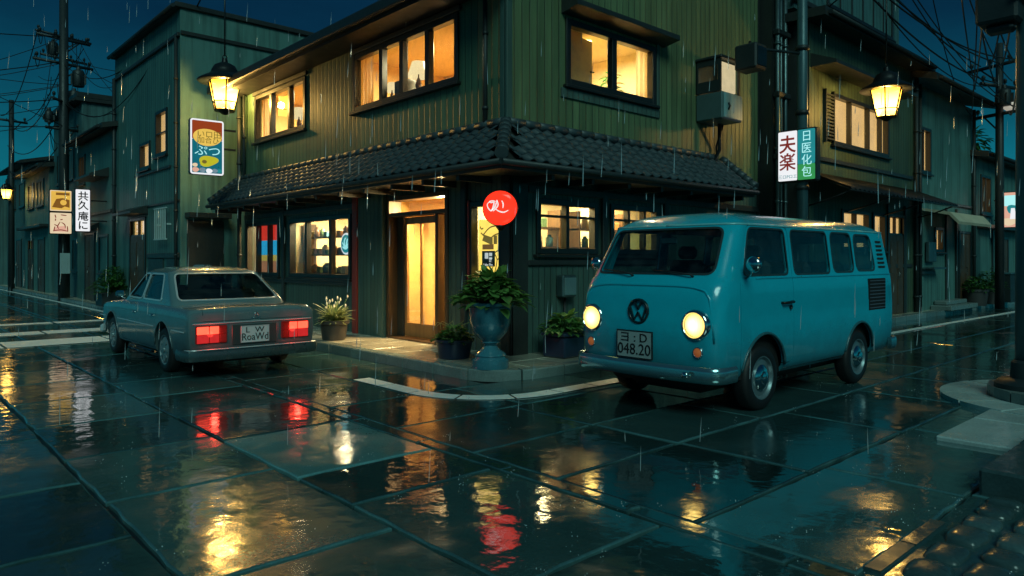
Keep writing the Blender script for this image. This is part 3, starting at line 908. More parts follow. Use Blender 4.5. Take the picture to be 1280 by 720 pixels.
# rooms upstairs
room(shop, XL + .14, 9.2, 8.3, 12.3, 3.85, 5.42, ROOMO); room_light(7.9, 10.2, 5.3, 330, (1, .80, .46))
room(shop, XL + .14, 9.0, 13.4, 16.9, 3.85, 5.42, ROOMO); room_light(7.8, 15.2, 5.3, 250, (1, .78, .46))
room(shop, 7.9, 10.8, YR + .14, 9.6, 3.85, 5.42, ROOMW, openL=False, openR=True); room_light(9.3, 8.6, 5.3, 290, (1, .82, .48))
# ground floor
pw = (7.83, 8.56, .86, 2.36); dr = (9.12, 10.92, .10, 2.62); s2 = (12.22, 14.86, 1.16, 2.36); s1 = (15.42, 17.2, 1.16, 2.36)
m = MB(); wall(m, FLL, yr, YB, 0, 3.2, [pw, dr, s2, s1]); obj('lower_front_wall', m, LOWER, shop, world=True)
r1 = (7.45, 8.78, 1.62, 2.40); r2 = (9.16, 10.44, 1.62, 2.40); r3 = (11.1, 12.3, 1.62, 2.3)
m = MB(); wall(m, FLR, xl + .14, XB, 0, 3.2, [r1, r2]); m.quad((xl + .002, yr - .003, 0), (xl + .14, yr - .003, 0), (xl + .14, yr - .003, 3.2), (xl + .002, yr - .003, 3.2)); obj('lower_side_wall', m, LOWER, shop, world=True)
m = MB(); fbox(m, FLL, yr - .05, yr + .18, .004, .05, .1, 2.95, .012); fbox(m, FLR, xl - .05, xl + .30, .004, .05, .1, 2.95, .012); each('corner_post', m, DARKW, shop, world=True)
m = MB(); fbox(m, FLL, 11.86, 12.04, .004, .09, .1, 2.95, .012); obj('red_post', m, REDW, shop, world=True)
m = MB(); fbox(m, FLL, 11.10, 11.84, .004, .07, .1, 2.9, .012); fbox(m, FLL, 10.95, 11.04, .004, .10, .1, 2.9, .01); each('door_column', m, LOWER, shop, world=True)
m = MB(); fbox(m, FLL, 8.62, 8.74, .004, .07, .1, 2.9, .012); fbox(m, FLL, 15.08, 15.20, .004, .06, .1, 2.9, .012); fbox(m, FLL, 12.05, 17.3, .004, .045, 1.0, 1.08, .01); fbox(m, FLL, 12.05, 17.3, .004, .05, 2.48, 2.6, .01)
fbox(m, FLR, xl + .31, XB, .004, .045, 1.42, 1.50, .01); fbox(m, FLR, xl + .31, XB, .004, .05, 2.5, 2.62, .01); fbox(m, FLR, 8.90, 9.03, .004, .06, 1.5, 2.9, .01); fbox(m, FLR, 10.6, 10.72, .004, .06, 1.5, 2.9, .01)
each('timber_trim', m, DARKW, shop, world=True)
m = MB(); fbox(m, FLL, 8.55, 8.6, .004, .05, .86, 2.42, .008); obj('red_strip', m, REDW, shop, world=True)
window(shop, FLL, *pw, fw=.05)
window(shop, FLL, *s2, mull=(13.02, 14.08), fw=.055, mw=.09)
window(shop, FLL, *s1, mull=(15.98, 16.62), fw=.055, mw=.07)
window(shop, FLR, *r1, mull=(8.10,), trans=(2.17,), fw=.06, mw=.07)
window(shop, FLR, *r2, mull=(9.62, 10.06), trans=(2.17,), fw=.06, mw=.06)
# entrance: frame, leaf, sidelight, transom
d0 = -.16
m = MB()
fbox(m, FLL, 9.12, 9.20, d0 - .08, .03, .10, 2.62, .008); fbox(m, FLL, 10.84, 10.92, d0 - .08, .03, .10, 2.62, .008)
fbox(m, FLL, 9.20, 10.84, d0 - .08, .028, 2.54, 2.62, .008); fbox(m, FLL, 9.20, 10.84, d0 - .08, .02, 2.26, 2.33, .008); fbox(m, FLL, 9.20, 10.84, d0 - .3, .05, .10, .145, .008)
fbox(m, FLL, 9.42, 9.50, d0 - .08, .0, .145, 2.26, .008)
ef = obj('door_frame', m, DWOOD, shop, world=True)
g = MB(); fbox(g, FLL, 9.2, 10.84, d0 - .03, d0 - .024, 2.33, 2.54); fbox(g, FLL, 9.20, 9.42, d0 - .03, d0 - .024, .145, 2.26); obj('pane', g, GLASS, ef, world=True)
m = MB()
fbox(m, FLL, 9.51, 9.60, d0 - .06, d0, .155, 2.25, .008); fbox(m, FLL, 10.55, 10.62, d0 - .06, d0, .155, 2.25, .008)
fbox(m, FLL, 9.60, 10.55, d0 - .06, d0 - .002, 2.13, 2.25, .008); fbox(m, FLL, 9.60, 10.55, d0 - .06, d0 - .002, .155, .40, .008)
fbox(m, FLL, 10.12, 10.16, d0 - .05, d0 - .01, .40, 2.13, .004)
dl = obj('door', m, WOOD, shop, world=True)
g = MB(); fbox(g, FLL, 9.59, 10.56, d0 - .032, d0 - .026, .39, 2.14); obj('pane', g, GLASS, dl, world=True)
m = MB(); p0 = fpt(FLL, 9.57, d0 + .06, .95); p1 = fpt(FLL, 9.57, d0 + .06, 1.35)
m.tube([fpt(FLL, 9.57, d0 - .01, .97), fpt(FLL, 9.57, d0 + .06, .97), fpt(FLL, 9.57, d0 + .06, 1.33), fpt(FLL, 9.57, d0 - .01, 1.33)], .013, 8); obj('handle', m, CHROME, dl, world=True)
m = MB(); fbox(m, FLL, 10.64, 10.83, d0 - .03, d0 + .02, .15, 2.26, .006); obj('door_jamb_panel', m, DARKW, shop, world=True)
# rooms downstairs
room(shop, xl + .14, 8.9, 11.2, 15.0, .6, 2.75, ROOMW); room(shop, xl + .14, 8.9, 15.1, 17.3, .6, 2.75, ROOMW); room_light(7.7, 13.6, 2.65, 230, (1, .76, .42)); room_light(7.7, 16.2, 2.65, 200, (1, .7, .36))
room(shop, xl + .30, 9.6, 9.0, 11.1, .10, 2.72, ROOMO); room_light(7.55, 10.0, 2.42, 240, (1, .62, .26), .35, (-.75, 0, -.75)); room_light(8.8, 10.0, 2.6, 105, (1, .66, .28), .6)
room(shop, xl + .14, 12.2, yr + .14, 8.95, .2, 2.72, ROOMW, openR=True); room_light(8.0, 8.35, 2.62, 130, (1, .74, .36)); room_light(10.3, 8.4, 2.62, 120, (1, .74, .36))
# inside the entrance: an inner timber screen and a lit menu board
m = MB(); 
for a in (9.75, 10.3, 10.62, 10.85): m.box(8.0, 8.06, a, a + .08, .1, 2.3)
m.box(8.0, 8.06, 9.3, 11.04, 2.301, 2.42); m.box(8.01, 8.05, 10.381, 10.619, .1, 1.15); m.box(8.01, 8.05, 10.701, 10.849, .1, 2.3); m.box(8.01, 8.05, 9.831, 10.299, .1, .75)
obj('inner_screen', m, WOOD, shop, world=True)

# pent roof with tiles between the storeys
def pent_tiles(mb, F, a_from, a_to, ridge_d, ridge_z, eave_d, eave_z, pitch=.235, rows=6, hip_at=None):
    """rows of curved tiles; a runs along the wall, hip_at = position of the mitred corner (tiles start later lower down)"""
    L = math.hypot(eave_d - ridge_d, ridge_z - eave_z); dl = L / rows
    sd, sz = (eave_d - ridge_d) / L, (eave_z - ridge_z) / L            # down the slope
    nd, nz_ = -sz, sd                                                 # outward normal
    r_ = random.Random(3)
    for k in range(rows):
        s0, s1 = k * dl - .015, (k + 1) * dl + .03
        start = a_from if hip_at is None else hip_at - (ridge_d + sd * ((k + .5) * dl))
        nt = int((a_to - start) / pitch)
        for t in range(nt):
            a = a_to - (t + 1) * pitch
            j = r_.uniform(-.006, .006); lift = .030 + r_.uniform(-.003, .005)
            prof = [(0, .040), (.16, .052), (.34, .030), (.55, .002), (.78, .004), (1.0, .038)]
            vs = []
            for (s, lf) in ((s0, .002), (s1 + j, lift)):
                for u, h in prof:
                    dd = ridge_d + sd * s + nd * (h + lf); zz_ = ridge_z + sz * s + nz_ * (h + lf)
                    vs.append(fpt(F, a + u * pitch * 1.03, dd, zz_))
            for u, h in prof:
                dd = ridge_d + sd * (s1 + j) + nd * (h + lift - .026); zz_ = ridge_z + sz * (s1 + j) + nz_ * (h + lift - .026)
                vs.append(fpt(F, a + u * pitch * 1.03, dd, zz_))
            n = len(prof)
            fs = [(i, i + 1, i + 1 + n, i + n) for i in range(n - 1)] + [(i + n, i + 1 + n, i + 1 + 2 * n, i + 2 * n) for i in range(n - 1)]
            mb.c = r_.choice([.3, .5, .7]); mb.add(vs, fs, True)
RZ, EZ, ED = 3.42, 2.82, .72
m = MB()
pent_tiles(m, FUL, 0, YB - .1, 0.02, RZ, ED, EZ, hip_at=YR)
pent_tiles(m, FUR, 0, 12.45, 0.02, RZ, ED, EZ, hip_at=XL)
pr = obj('pent_roof', m, TILE, shop, world=True, sharp=40, fixn=False)
m = MB()
for k in range(7):                                              # hip capping
    f0, f1 = k / 7, (k + 1.12) / 7
    p = [(XL - ED * f - .0, YR - ED * f, RZ + .055 + (EZ - RZ) * f + (.02 if i else 0)) for i, f in enumerate((f0, f1))]
    m.tube(p, [.085, .092], 10)
obj('hip_tiles', m, TILE, pr, world=True)
for (F, a0, a1) in ((FUL, YR, YB - .1), (FUR, XL, 12.4)):       # ridge
    m = MB()
    n = int((a1 - a0) / .3)
    for k in range(n):
        q0, q1 = a0 + k * .3, a0 + (k + 1) * .3 - .008
        m.tube([fpt(F, q0, .05, RZ + .06), fpt(F, q1, .05, RZ + .06)], .065, 10)
    obj('ridge_tiles', m, TILE, pr, world=True)
e1 = YB - .1; n = 6                                              # end rolls
for F, a in ((FUL, YB - .1), (FUR, 12.47)):
    m = MB()
    for k in range(n):
        f0, f1 = k / n, (k + 1.1) / n
        m.tube([fpt(F, a, ED * f0 + .02, RZ + .06 + (EZ - RZ) * f0), fpt(F, a, ED * f1 + .02, RZ + .075 + (EZ - RZ) * f1)], [.07, .078], 10)
    obj('verge_tiles', m, TILE, pr, world=True)
m = MB()
for F, a0, a1 in ((FUL, YR - ED, YB - .05), (FUR, XL - ED, 12.5)):
    pol = [(.0, RZ - .03), (ED, EZ - .03), (ED - .02, EZ - .13), (0, EZ - .10)]
    c = (YR if F is FUL else XL)
    vs = []
    for dd, z_ in pol: vs.append(fpt(F, c - dd + .003, dd, z_))
    for dd, z_ in pol: vs.append(fpt(F, a1, dd, z_))
    m.add(vs, [(0, 1, 2, 3), (7, 6, 5, 4), (0, 4, 5, 1), (1, 5, 6, 2), (2, 6, 7, 3), (3, 7, 4, 0)])
obj('pent_roof_board', m, DARKW, pr, world=True)
m = MB()
m.tube([(XL - ED - .05, YR - ED - .05, EZ - .05), (XL - ED - .05, YB, EZ - .05)], .045, 8); m.tube([(XL - ED - .05, YR - ED - .05, EZ - .05), (12.5, YR - ED - .05, EZ - .05)], .045, 8)
each('gutter', m, DARKP, pr, world=True)
m = MB()
for k in range(12):
    a = YR + .3 + k * .85; m.box(XL - .62, XL, a, a + .06, EZ - .2, EZ - .10)
for k in range(7):
    a = XL + .3 + k * .85; m.box(a, a + .06, YR - .62, YR, EZ - .2, EZ - .10)
each('rafter_end', m, DARKW, pr, world=True)

# ------------------------------------------------------------------ generic street house
def house(name, label, X0, Y0, Lx, Ly, h, wallm, sidem, wins=(), doors=(), roof='flat', over=.3, side_wins=(), front='L', roofm=None, belt=(), z_roof=.25, group=None):
    """box house; front L = face on the left street (X = X0, running up Y), front R = face on the right street (Y = Y0, running along X)"""
    t = thing(name, label, 'house', (X0, Y0, 0), group=group)
    x1, y1 = X0 + Lx, Y0 + Ly
    FL_, FR_ = ('L', X0), ('R', Y0)
    holesL = [w_[:4] for w_ in (wins if front == 'L' else side_wins) if w_[4]]
    holesR = [w_[:4] for w_ in (wins if front == 'R' else side_wins) if w_[4]]
    holesL += [d[:4] for d in doors if d[5] == 'L' and d[4]]; holesR += [d[:4] for d in doors if d[5] == 'R' and d[4]]
    m = MB(); wall(m, FL_, Y0, y1, 0, h, holesL); obj('front_wall' if front == 'L' else 'side_wall', m, wallm if front == 'L' else sidem, t, world=True)
    m = MB(); wall(m, FR_, X0 + .14, x1, 0, h, holesR); m.quad((X0 + .002, Y0 - .003, 0), (X0 + .14, Y0 - .003, 0), (X0 + .14, Y0 - .003, h), (X0 + .002, Y0 - .003, h)); obj('front_wall' if front == 'R' else 'side_wall', m, wallm if front == 'R' else sidem, t, world=True)
    m = MB(); m.box(x1 - .1, x1, Y0 + .01, y1, 0, h); m.box(X0 + .15, x1 - .11, y1 - .1, y1 - .004, 0, h); each('rear_wall', m, sidem, t, world=True)
    rm = roofm or DARKW
    m = MB()
    if roof == 'flat':
        m.box(X0 - over, x1 + .1, Y0 - over * .5, y1 + .02, h, h + .14, .02); m.box(X0 - over * .7, x1, Y0 - over * .3, y1, h + .141, h + z_roof + .1, .02)
    elif roof == 'gableX':    # ridge along Y, gable towards -Y
        mx = (X0 + x1) / 2; rh = h + z_roof + 1.2
        m.prism([(X0 - over, h - .05), (X0 - over, h + .1), (mx, rh + .12), (x1 + over, h + .1), (x1 + over, h - .05), (mx, rh - .05)], Y0 - over, y1 + .1, 'y')
        g2 = MB(); g2.prism([(X0 + .01, h - .02), (mx, rh - .1), (x1 - .01, h - .02)], Y0 + .001, Y0 + .12, 'y'); obj('gable', g2, sidem, t, world=True)
    elif roof == 'shedX':     # eave on the X0 side, rising inwards
        m.prism([(X0 - over, h - .06), (X0 - over, h + .12), (x1 + .2, h + z_roof + 1.6), (x1 + .2, h + z_roof + 1.4)], Y0 - over * .6, y1 + .1, 'y')
        g2 = MB(); g2.prism([(X0 + .01, h - .02), (x1 - .01, h + z_roof + 1.3), (x1 - .01, h - .02)], Y0 + .001, Y0 + .12, 'y'); obj('gable', g2, sidem, t, world=True)
    elif roof == 'shedY':     # eave on the Y0 side
        m.prism([(Y0 - over, h - .06), (Y0 - over, h + .12), (y1 + .2, h + z_roof + 1.6), (y1 + .2, h + z_roof + 1.4)], X0 - .25, x1 + .25, 'x')
        g2 = MB(); g2.prism([(Y0 + .01, h - .02), (y1 - .01, h + z_roof + 1.3), (y1 - .01, h - .02)], X0 + .001, X0 + .12, 'x'); obj('gable', g2, sidem, t, world=True)
    rf = obj('roof', m, rm, t, world=True)
    if roof in ('shedX', 'gableX', 'flat') and front == 'L':
        m = MB(); m.tube([(X0 - over - .05, Y0 - over * .5, h + .02), (X0 - over - .05, y1, h + .02)], .05, 8); each('gutter', m, DARKP, rf, world=True)
    if front == 'R':
        m = MB(); m.tube([(X0 - .1, Y0 - over - .05, h + .02), (x1 + .1, Y0 - over - .05, h + .02)], .05, 8); each('gutter', m, DARKP, rf, world=True)
    def put(F, lst):
        for w_ in lst:
            a0, a1, z0, z1, lit = w_[:5]; kw = w_[5] if len(w_) > 5 else {}
            window(t, F, a0, a1, z0, z1, pane=(GLASS if lit else NIGHTG), blind=(BLIND if lit else None), **kw)
    put(FL_, wins if front == 'L' else side_wins); put(FR_, wins if front == 'R' else side_wins)
    for (a0, a1, z0, z1, lit, side) in doors:
        F = FL_ if side == 'L' else FR_
        m = MB(); fbox(m, F, a0 - .08, a0, -.06, .04, z0, z1 + .08, .008); fbox(m, F, a1, a1 + .08, -.06, .04, z0, z1 + .08, .008); fbox(m, F, a0, a1, -.06, .038, z1, z1 + .08, .008)
        df = obj('door_frame', m, FRAME, t, world=True)
        m = MB(); mid = (a0 + a1) / 2; dz = z1 - .45 if lit else z1 - .01
        fbox(m, F, a0 + .01, mid - .004, .004, .022, z0 + .01, dz, .006); fbox(m, F, mid + .004, a1 - .01, .004, .022, z0 + .01, dz, .006)
        for q in (a0 + .01, mid + .004):
            wd = (a1 - a0) / 2 - .014
            for (zz0, zz1) in ((.12, .45), (.52, .92)):
                H = dz - z0; fbox(m, F, q + .07, q + wd - .07, .0225, .032, z0 + H * zz0, z0 + H * zz1, .004)
        d_ = obj('door', m, DWOOD, t, world=True)
        m = MB(); m.tube([fpt(F, mid + .07, .03, z0 + .95), fpt(F, mid + .07, .075, z0 + .95), fpt(F, mid + .07, .075, z0 + 1.15), fpt(F, mid + .07, .03, z0 + 1.15)], .012, 6); obj('handle', m, CHROME, d_, world=True)
        if lit:
            m = MB(); fbox(m, F, a0, a1, -.06, -.055, dz, z1); obj('pane', m, GLASS, df, world=True)
            m = MB(); fbox(m, F, a0 + .005, a1 - .005, -.12, -.10, z0 + .3, z1 - .005); obj('blind', m, BLIND, df, world=True)
            m = MB(); fbox(m, F, mid - .02, mid + .02, -.07, .0, dz, z1); fbox(m, F, a0, a1, -.07, .01, dz, dz + .05); obj('bar', m, FRAME, df, world=True)
    if belt:
        m = MB()
        for (side, a0, a1, z_, hh, dd) in belt: fbox(m, FL_ if side == 'L' else FR_, a0, a1, .004, dd, z_, z_ + hh, .01)
        each('trim_board', m, DARKW, t, world=True)
    return t
MW = dict(mull=(), sill=True)
# left street, from the corner shop outwards
hA = house('teal_house', 'tall teal boarded house beside the illustrated food sign, with two small lit upper windows', 5.8, 18.6, 9.0, 6.2, 7.75, TEAL_W, TEAL_P,
    wins=[(21.1, 22.05, 4.05, 4.75, 1), (19.62, 20.55, 4.28, 5.42, 1, dict(trans=(4.85,)))], doors=[(21.55, 23.0, .12, 2.62, 1, 'L')], roof='flat', over=.14, front='L', z_roof=.0,
    belt=[('L', 19.3, 22.5, 3.86, .07, .05), ('R', 5.8, 14.8, 7.1, .10, .05), ('R', 7.1, 14.8, 6.3, .06, .04), ('L', 18.6, 24.8, 2.95, .06, .03), ('L', 18.6, 24.8, 7.05, .10, .07)])
m = MB(); m.prism([(5.8 - .45, 2.78), (5.8 - .45, 2.84), (5.797, 3.02), (5.797, 2.78)], 21.3, 23.2, 'y'); obj('door_canopy', m, DARKW, hA, world=True)
m = MB()
F = ('L', 5.8)
for k in range(6): fbox(m, F, 19.35 + k * .17, 19.38 + k * .17, .12, .145, 2.05, 2.82)
fbox(m, F, 19.30, 20.28, .10, .15, 2.82, 2.85); fbox(m, F, 19.30, 20.28, .10, .15, 2.02, 2.05); fbox(m, F, 19.3, 19.34, .0, .1, 2.4, 2.44); fbox(m, F, 20.2, 20.24, .0, .1, 2.4, 2.44)
obj('window_guard', m, paint('white_bars', (.5, .6, .58), .4), hA, world=True)
F = ('R', 18.6)
m = MB(); fbox(m, F, 5.95, 6.85, .004, .05, .12, 2.5, .01); fbox(m, F, 5.9, 6.95, .004, .35, 2.55, 2.68, .01); obj('side_door', m, DARKW, hA, world=True)
downpipe(hA, 5.72, 24.6, .1, 7.1, .05); downpipe(hA, 5.74, 18.75, .1, 7.1, .04)
m = MB(); fbox(m, ('L', 5.8), 18.62, 21.3, .004, .05, 1.55, 1.68, .01); fbox(m, ('L', 5.8), 18.7, 19.6, .004, .03, .3, 1.54, .01); fbox(m, ('L', 5.8), 19.9, 21.2, .004, .03, .3, 1.54, .01); each('panelled_dado', m, DARKW, hA, world=True)

hB = house('gabled_house', 'dark teal gabled house behind the shrub, with one narrow lit window high up', 5.75, 24.85, 8, 5.0, 5.6, TEAL_W, TEAL_D,
    wins=[(28.6, 29.5, 4.2, 5.2, 1, dict(mull=(29.05,))), (25.4, 26.6, 1.1, 2.3, 0)], doors=[(27.2, 28.5, .12, 2.35, 0, 'L')], roof='gableX', over=.4, front='L', z_roof=-.2, belt=[('L', 24.9, 29.8, 3.0, .1, .06)])
m = MB(); m.prism([(5.75 - .55, 4.15), (5.75 - .55, 4.22), (5.747, 4.45), (5.747, 4.15)], 25.3, 27.6, 'y'); obj('canopy', m, DARKW, hB, world=True)
m = MB(); m.prism([(5.75 - .3, 2.52), (5.75 - .3, 2.58), (5.747, 2.75), (5.747, 2.52)], 26.6, 28.8, 'y'); obj('canopy', m, DARKW, hB, world=True)
hC = house('tall_dark_house', 'tall narrow dark house behind the utility pole carrying signs', 5.9, 29.9, 7, 5.2, 7.3, TEAL_D, TEAL_D,
    wins=[(31.2, 32.4, 4.6, 5.8, 0), (33.2, 34.3, 4.6, 5.8, 0), (30.4, 31.4, 1.1, 2.3, 0)], doors=[(32.0, 33.6, .12, 2.4, 0, 'L')], roof='flat', over=.25, front='L', belt=[('L', 29.9, 35, 3.2, .14, .2)])
hD = house('shuttered_house', 'low shuttered house past the tall narrow house behind the sign pole', 5.75, 35.2, 7, 6.0, 5.4, TEAL_P, TEAL_D,
    wins=[(36.4, 38.0, 3.9, 5.0, 0, dict(mull=(37.2,))), (38.8, 40.2, 3.9, 5.0, 0)], doors=[(36.2, 37.6, .12, 2.4, 0, 'L'), (39.0, 40.2, .12, 2.4, 1, 'L')], roof='shedX', over=.45, front='L', z_roof=-.3, belt=[('L', 35.2, 41.2, 2.9, .12, .35)])
hE = house('plain_house', 'plain two storey house behind the far lantern pole', 5.9, 41.4, 7, 7.0, 6.2, TEAL_D, TEAL_P,
    wins=[(42.4, 44.0, 4.2, 5.4, 0), (45.2, 46.8, 4.2, 5.4, 0)], doors=[(43.4, 44.8, .12, 2.5, 0, 'L')], roof='gableX', over=.4, front='L', z_roof=-.3)
hF = house('end_house', 'last dim house beyond the far lantern, at the end of the street behind the car', 5.6, 48.8, 8, 14, 5.2, TEAL_P, TEAL_D,
    wins=[(50, 52, 3.4, 4.4, 0), (54, 56, 3.4, 4.4, 0)], doors=[(52, 53.4, .12, 2.5, 0, 'L')], roof='shedX', over=.4, front='L', z_roof=-.2)

# right street
inf = thing('narrow_infill_building', 'narrow black timber building squeezed beside the olive boarded wall', 'building', (13.95, 7.3, 0))
m = MB(); m.box(14.02, 14.62, 7.35, 12, 0, 9.0); obj('wall', m, DARKW, inf, world=True)
for x_, r_ in ((14.12, .05), (14.26, .035), (14.45, .045)): downpipe(inf, x_, 7.27, .1, 8.6, r_, STEEL)
m = MB()
for z_ in (3.6, 4.9, 6.2): m.box(14.05, 14.6, 7.2, 7.345, z_, z_ + .12, .02)
each('pipe_bracket', m, DARKP, inf, world=True)
YA = 6.85
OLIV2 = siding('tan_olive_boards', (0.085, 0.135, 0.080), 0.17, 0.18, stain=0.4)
hG = house('balcony_house', 'olive boarded house with louvred shutter and lit window beside the white and green sign', 14.66, YA, 6.1, 5, 6.55, OLIV2, DARKW,
    wins=[(15.75, 18.95, 4.08, 5.16, 1, dict(mull=(16.72, 17.75, 18.5))), (16.25, 17.75, 1.75, 2.62, 1, dict(mull=(17.0,))), (18.0, 18.75, 1.75, 2.62, 1)], doors=[(19.0, 19.95, .12, 2.58, 1, 'R')], roof='shedY', over=.45, front='R', z_roof=-1.2)
F = ('R', YA)
m = MB()
for k in range(14): fbox(m, F, 15.36, 15.72, .02, .06, 4.12 + k * .074, 4.155 + k * .074)
fbox(m, F, 15.32, 15.36, .004, .07, 4.05, 5.2); fbox(m, F, 15.72, 15.755, .004, .07, 4.05, 5.2); obj('shutter', m, DARKW, hG, world=True)
m = MB(); m.prism([(YA - .55, 5.55), (YA - .55, 5.62), (YA - .003, 5.85), (YA - .003, 5.55)], 14.7, 19.4, 'x'); obj('window_hood', m, DARKW, hG, world=True)
m = MB()                               # overhanging third storey with a row of dark windows
m.box(14.7, 20.7, YA + .35, YA + 4, 6.9, 9.6); up = obj('upper_storey', m, TEAL_D, hG, world=True)
m = MB(); m.box(14.6, 20.8, YA + .28, YA + .348, 7.02, 7.16, .02); m.box(14.6, 20.8, YA + .25, YA + .348, 8.75, 8.85, .01); each('trim_board', m, DARKW, up, world=True)
F3 = ('R', YA + .35)
window(hG, F3, 16.3, 20.2, 7.35, 8.5, mull=(17.0, 17.65, 18.3, 18.95, 19.6), pane=NIGHTG)
m = MB(); fbox(m, F, 14.75, 20.6, .004, .05, 3.62, 3.72, .01); fbox(m, F, 14.75, 20.6, .004, .03, 1.3, 1.4, .01); fbox(m, F, 18.86, 18.94, .004, .05, .12, 2.9, .01); fbox(m, F, 20.02, 20.12, .004, .05, .12, 2.9, .01); each('timber_trim', m, DARKW, hG, world=True)
downpipe(hG, 20.72, YA - .08, .1, 6.5, .05)
m = MB()                               # corrugated street awning
aw0, aw1 = 14.3, 20.9; n = int((aw1 - aw0) / .055)
vs = []
for i in range(n + 1):
    a = aw0 + (aw1 - aw0) * i / n; hh = .022 * math.cos(i * PI / 2 * 1.0)
    vs += [(a, YA - .01, 3.35 + hh), (a, YA - 1.0, 2.92 + hh), (a, YA - 1.0, 2.90 + hh), (a, YA - .01, 3.33 + hh)]
fs = []
for i in range(n):
    b = i * 4
    fs += [(b + j, b + (j + 1) % 4, b + 4 + (j + 1) % 4, b + 4 + j) for j in range(4)]
m.add(vs, fs, True); aw = obj('awning', m, paint('brown_corrugated_sheet', (.06, .055, .05), .35, metal=.5, var=.4), hG, world=True)
m = MB()
for a in (14.4, 16.5, 18.6, 20.7): m.tube([(a, YA - .02, 2.6), (a, YA - .5, 2.72), (a, YA - .95, 2.88)], .018, 6)
m.tube([(14.3, YA - .98, 2.88), (20.9, YA - .98, 2.88)], .02, 6); each('strut', m, IRON, aw, world=True)

hH = house('plain_teal_house', 'flat fronted teal house with one tall narrow lit window under its gutter', 20.8, YA - .02, 5.0, 5, 6.25, TEAL_P, TEAL_D,
    wins=[(21.15, 21.95, 3.9, 5.1, 1, dict(mull=(21.4,))), (22.35, 23.0, 1.75, 2.4, 1)], doors=[(24.5, 25.5, .12, 2.3, 0, 'R')], roof='shedY', over=.6, front='R', z_roof=.2,
    belt=[('R', 20.9, 25.7, 3.1, .08, .05), ('R', 21.1, 22.2, 1.1, .1, .06), ('R', 23.2, 23.3, .12, 2.9, .05), ('R', 24.1, 24.22, .12, 2.9, .06)])
F = ('R', YA - .02)
m = MB(); m.prism([(YA - .9, 2.45), (YA - .92, 2.52), (YA - .7, 2.78), (YA - .023, 2.92), (YA - .023, 2.85), (YA - .68, 2.70)], 21.3, 24.3, 'x'); obj('awning', m, paint('cream_canvas', (.55, .50, .36), .55), hH, world=True)
m = MB(); fbox(m, F, 21.9, 24.3, .02, .55, .10, .24, .02); fbox(m, F, 22.2, 24.0, .02, .35, .241, .36, .02); each('step', m, KERBM, hH, world=True)
m = MB(); fbox(m, F, 21.3, 22.3, .03, .30, 1.25, 1.30); obj('shelf', m, STEEL, hH, world=True); m = MB(); fbox(m, F, 21.5, 22.1, .03, .12, 1.45, 2.0, .01); obj('notice_board', m, STEEL, hH, world=True)
downpipe(hH, 25.7, YA - .1, .1, 6.2, .05); downpipe(hH, 20.95, YA - .1, .1, 6.2, .04)
hI = house('low_house', 'low teal house with lit window at the far end of the street behind the van', 25.85, YA - .12, 5.2, 5, 4.75, TEAL_P, TEAL_D,
    wins=[(26.3, 27.35, 3.0, 4.2, 1, dict(mull=(26.8,)))], doors=[(28.0, 29.4, .12, 2.2, 0, 'R')], roof='shedY', over=.4, front='R', z_roof=-.6, belt=[('R', 25.9, 31, 2.5, .12, .3), ('R', 27.5, 27.6, .12, 2.4, .05)])
hJ = house('far_shed_house', 'dark house beyond the low one, half hidden by the near pole', 31.2, YA - .3, 9, 6, 4.6, TEAL_D, TEAL_D,
    wins=[(32.5, 34, 2.9, 3.9, 0)], doors=[(35, 36.2, .12, 2.2, 0, 'R')], roof='shedY', over=.4, front='R', z_roof=-.4)
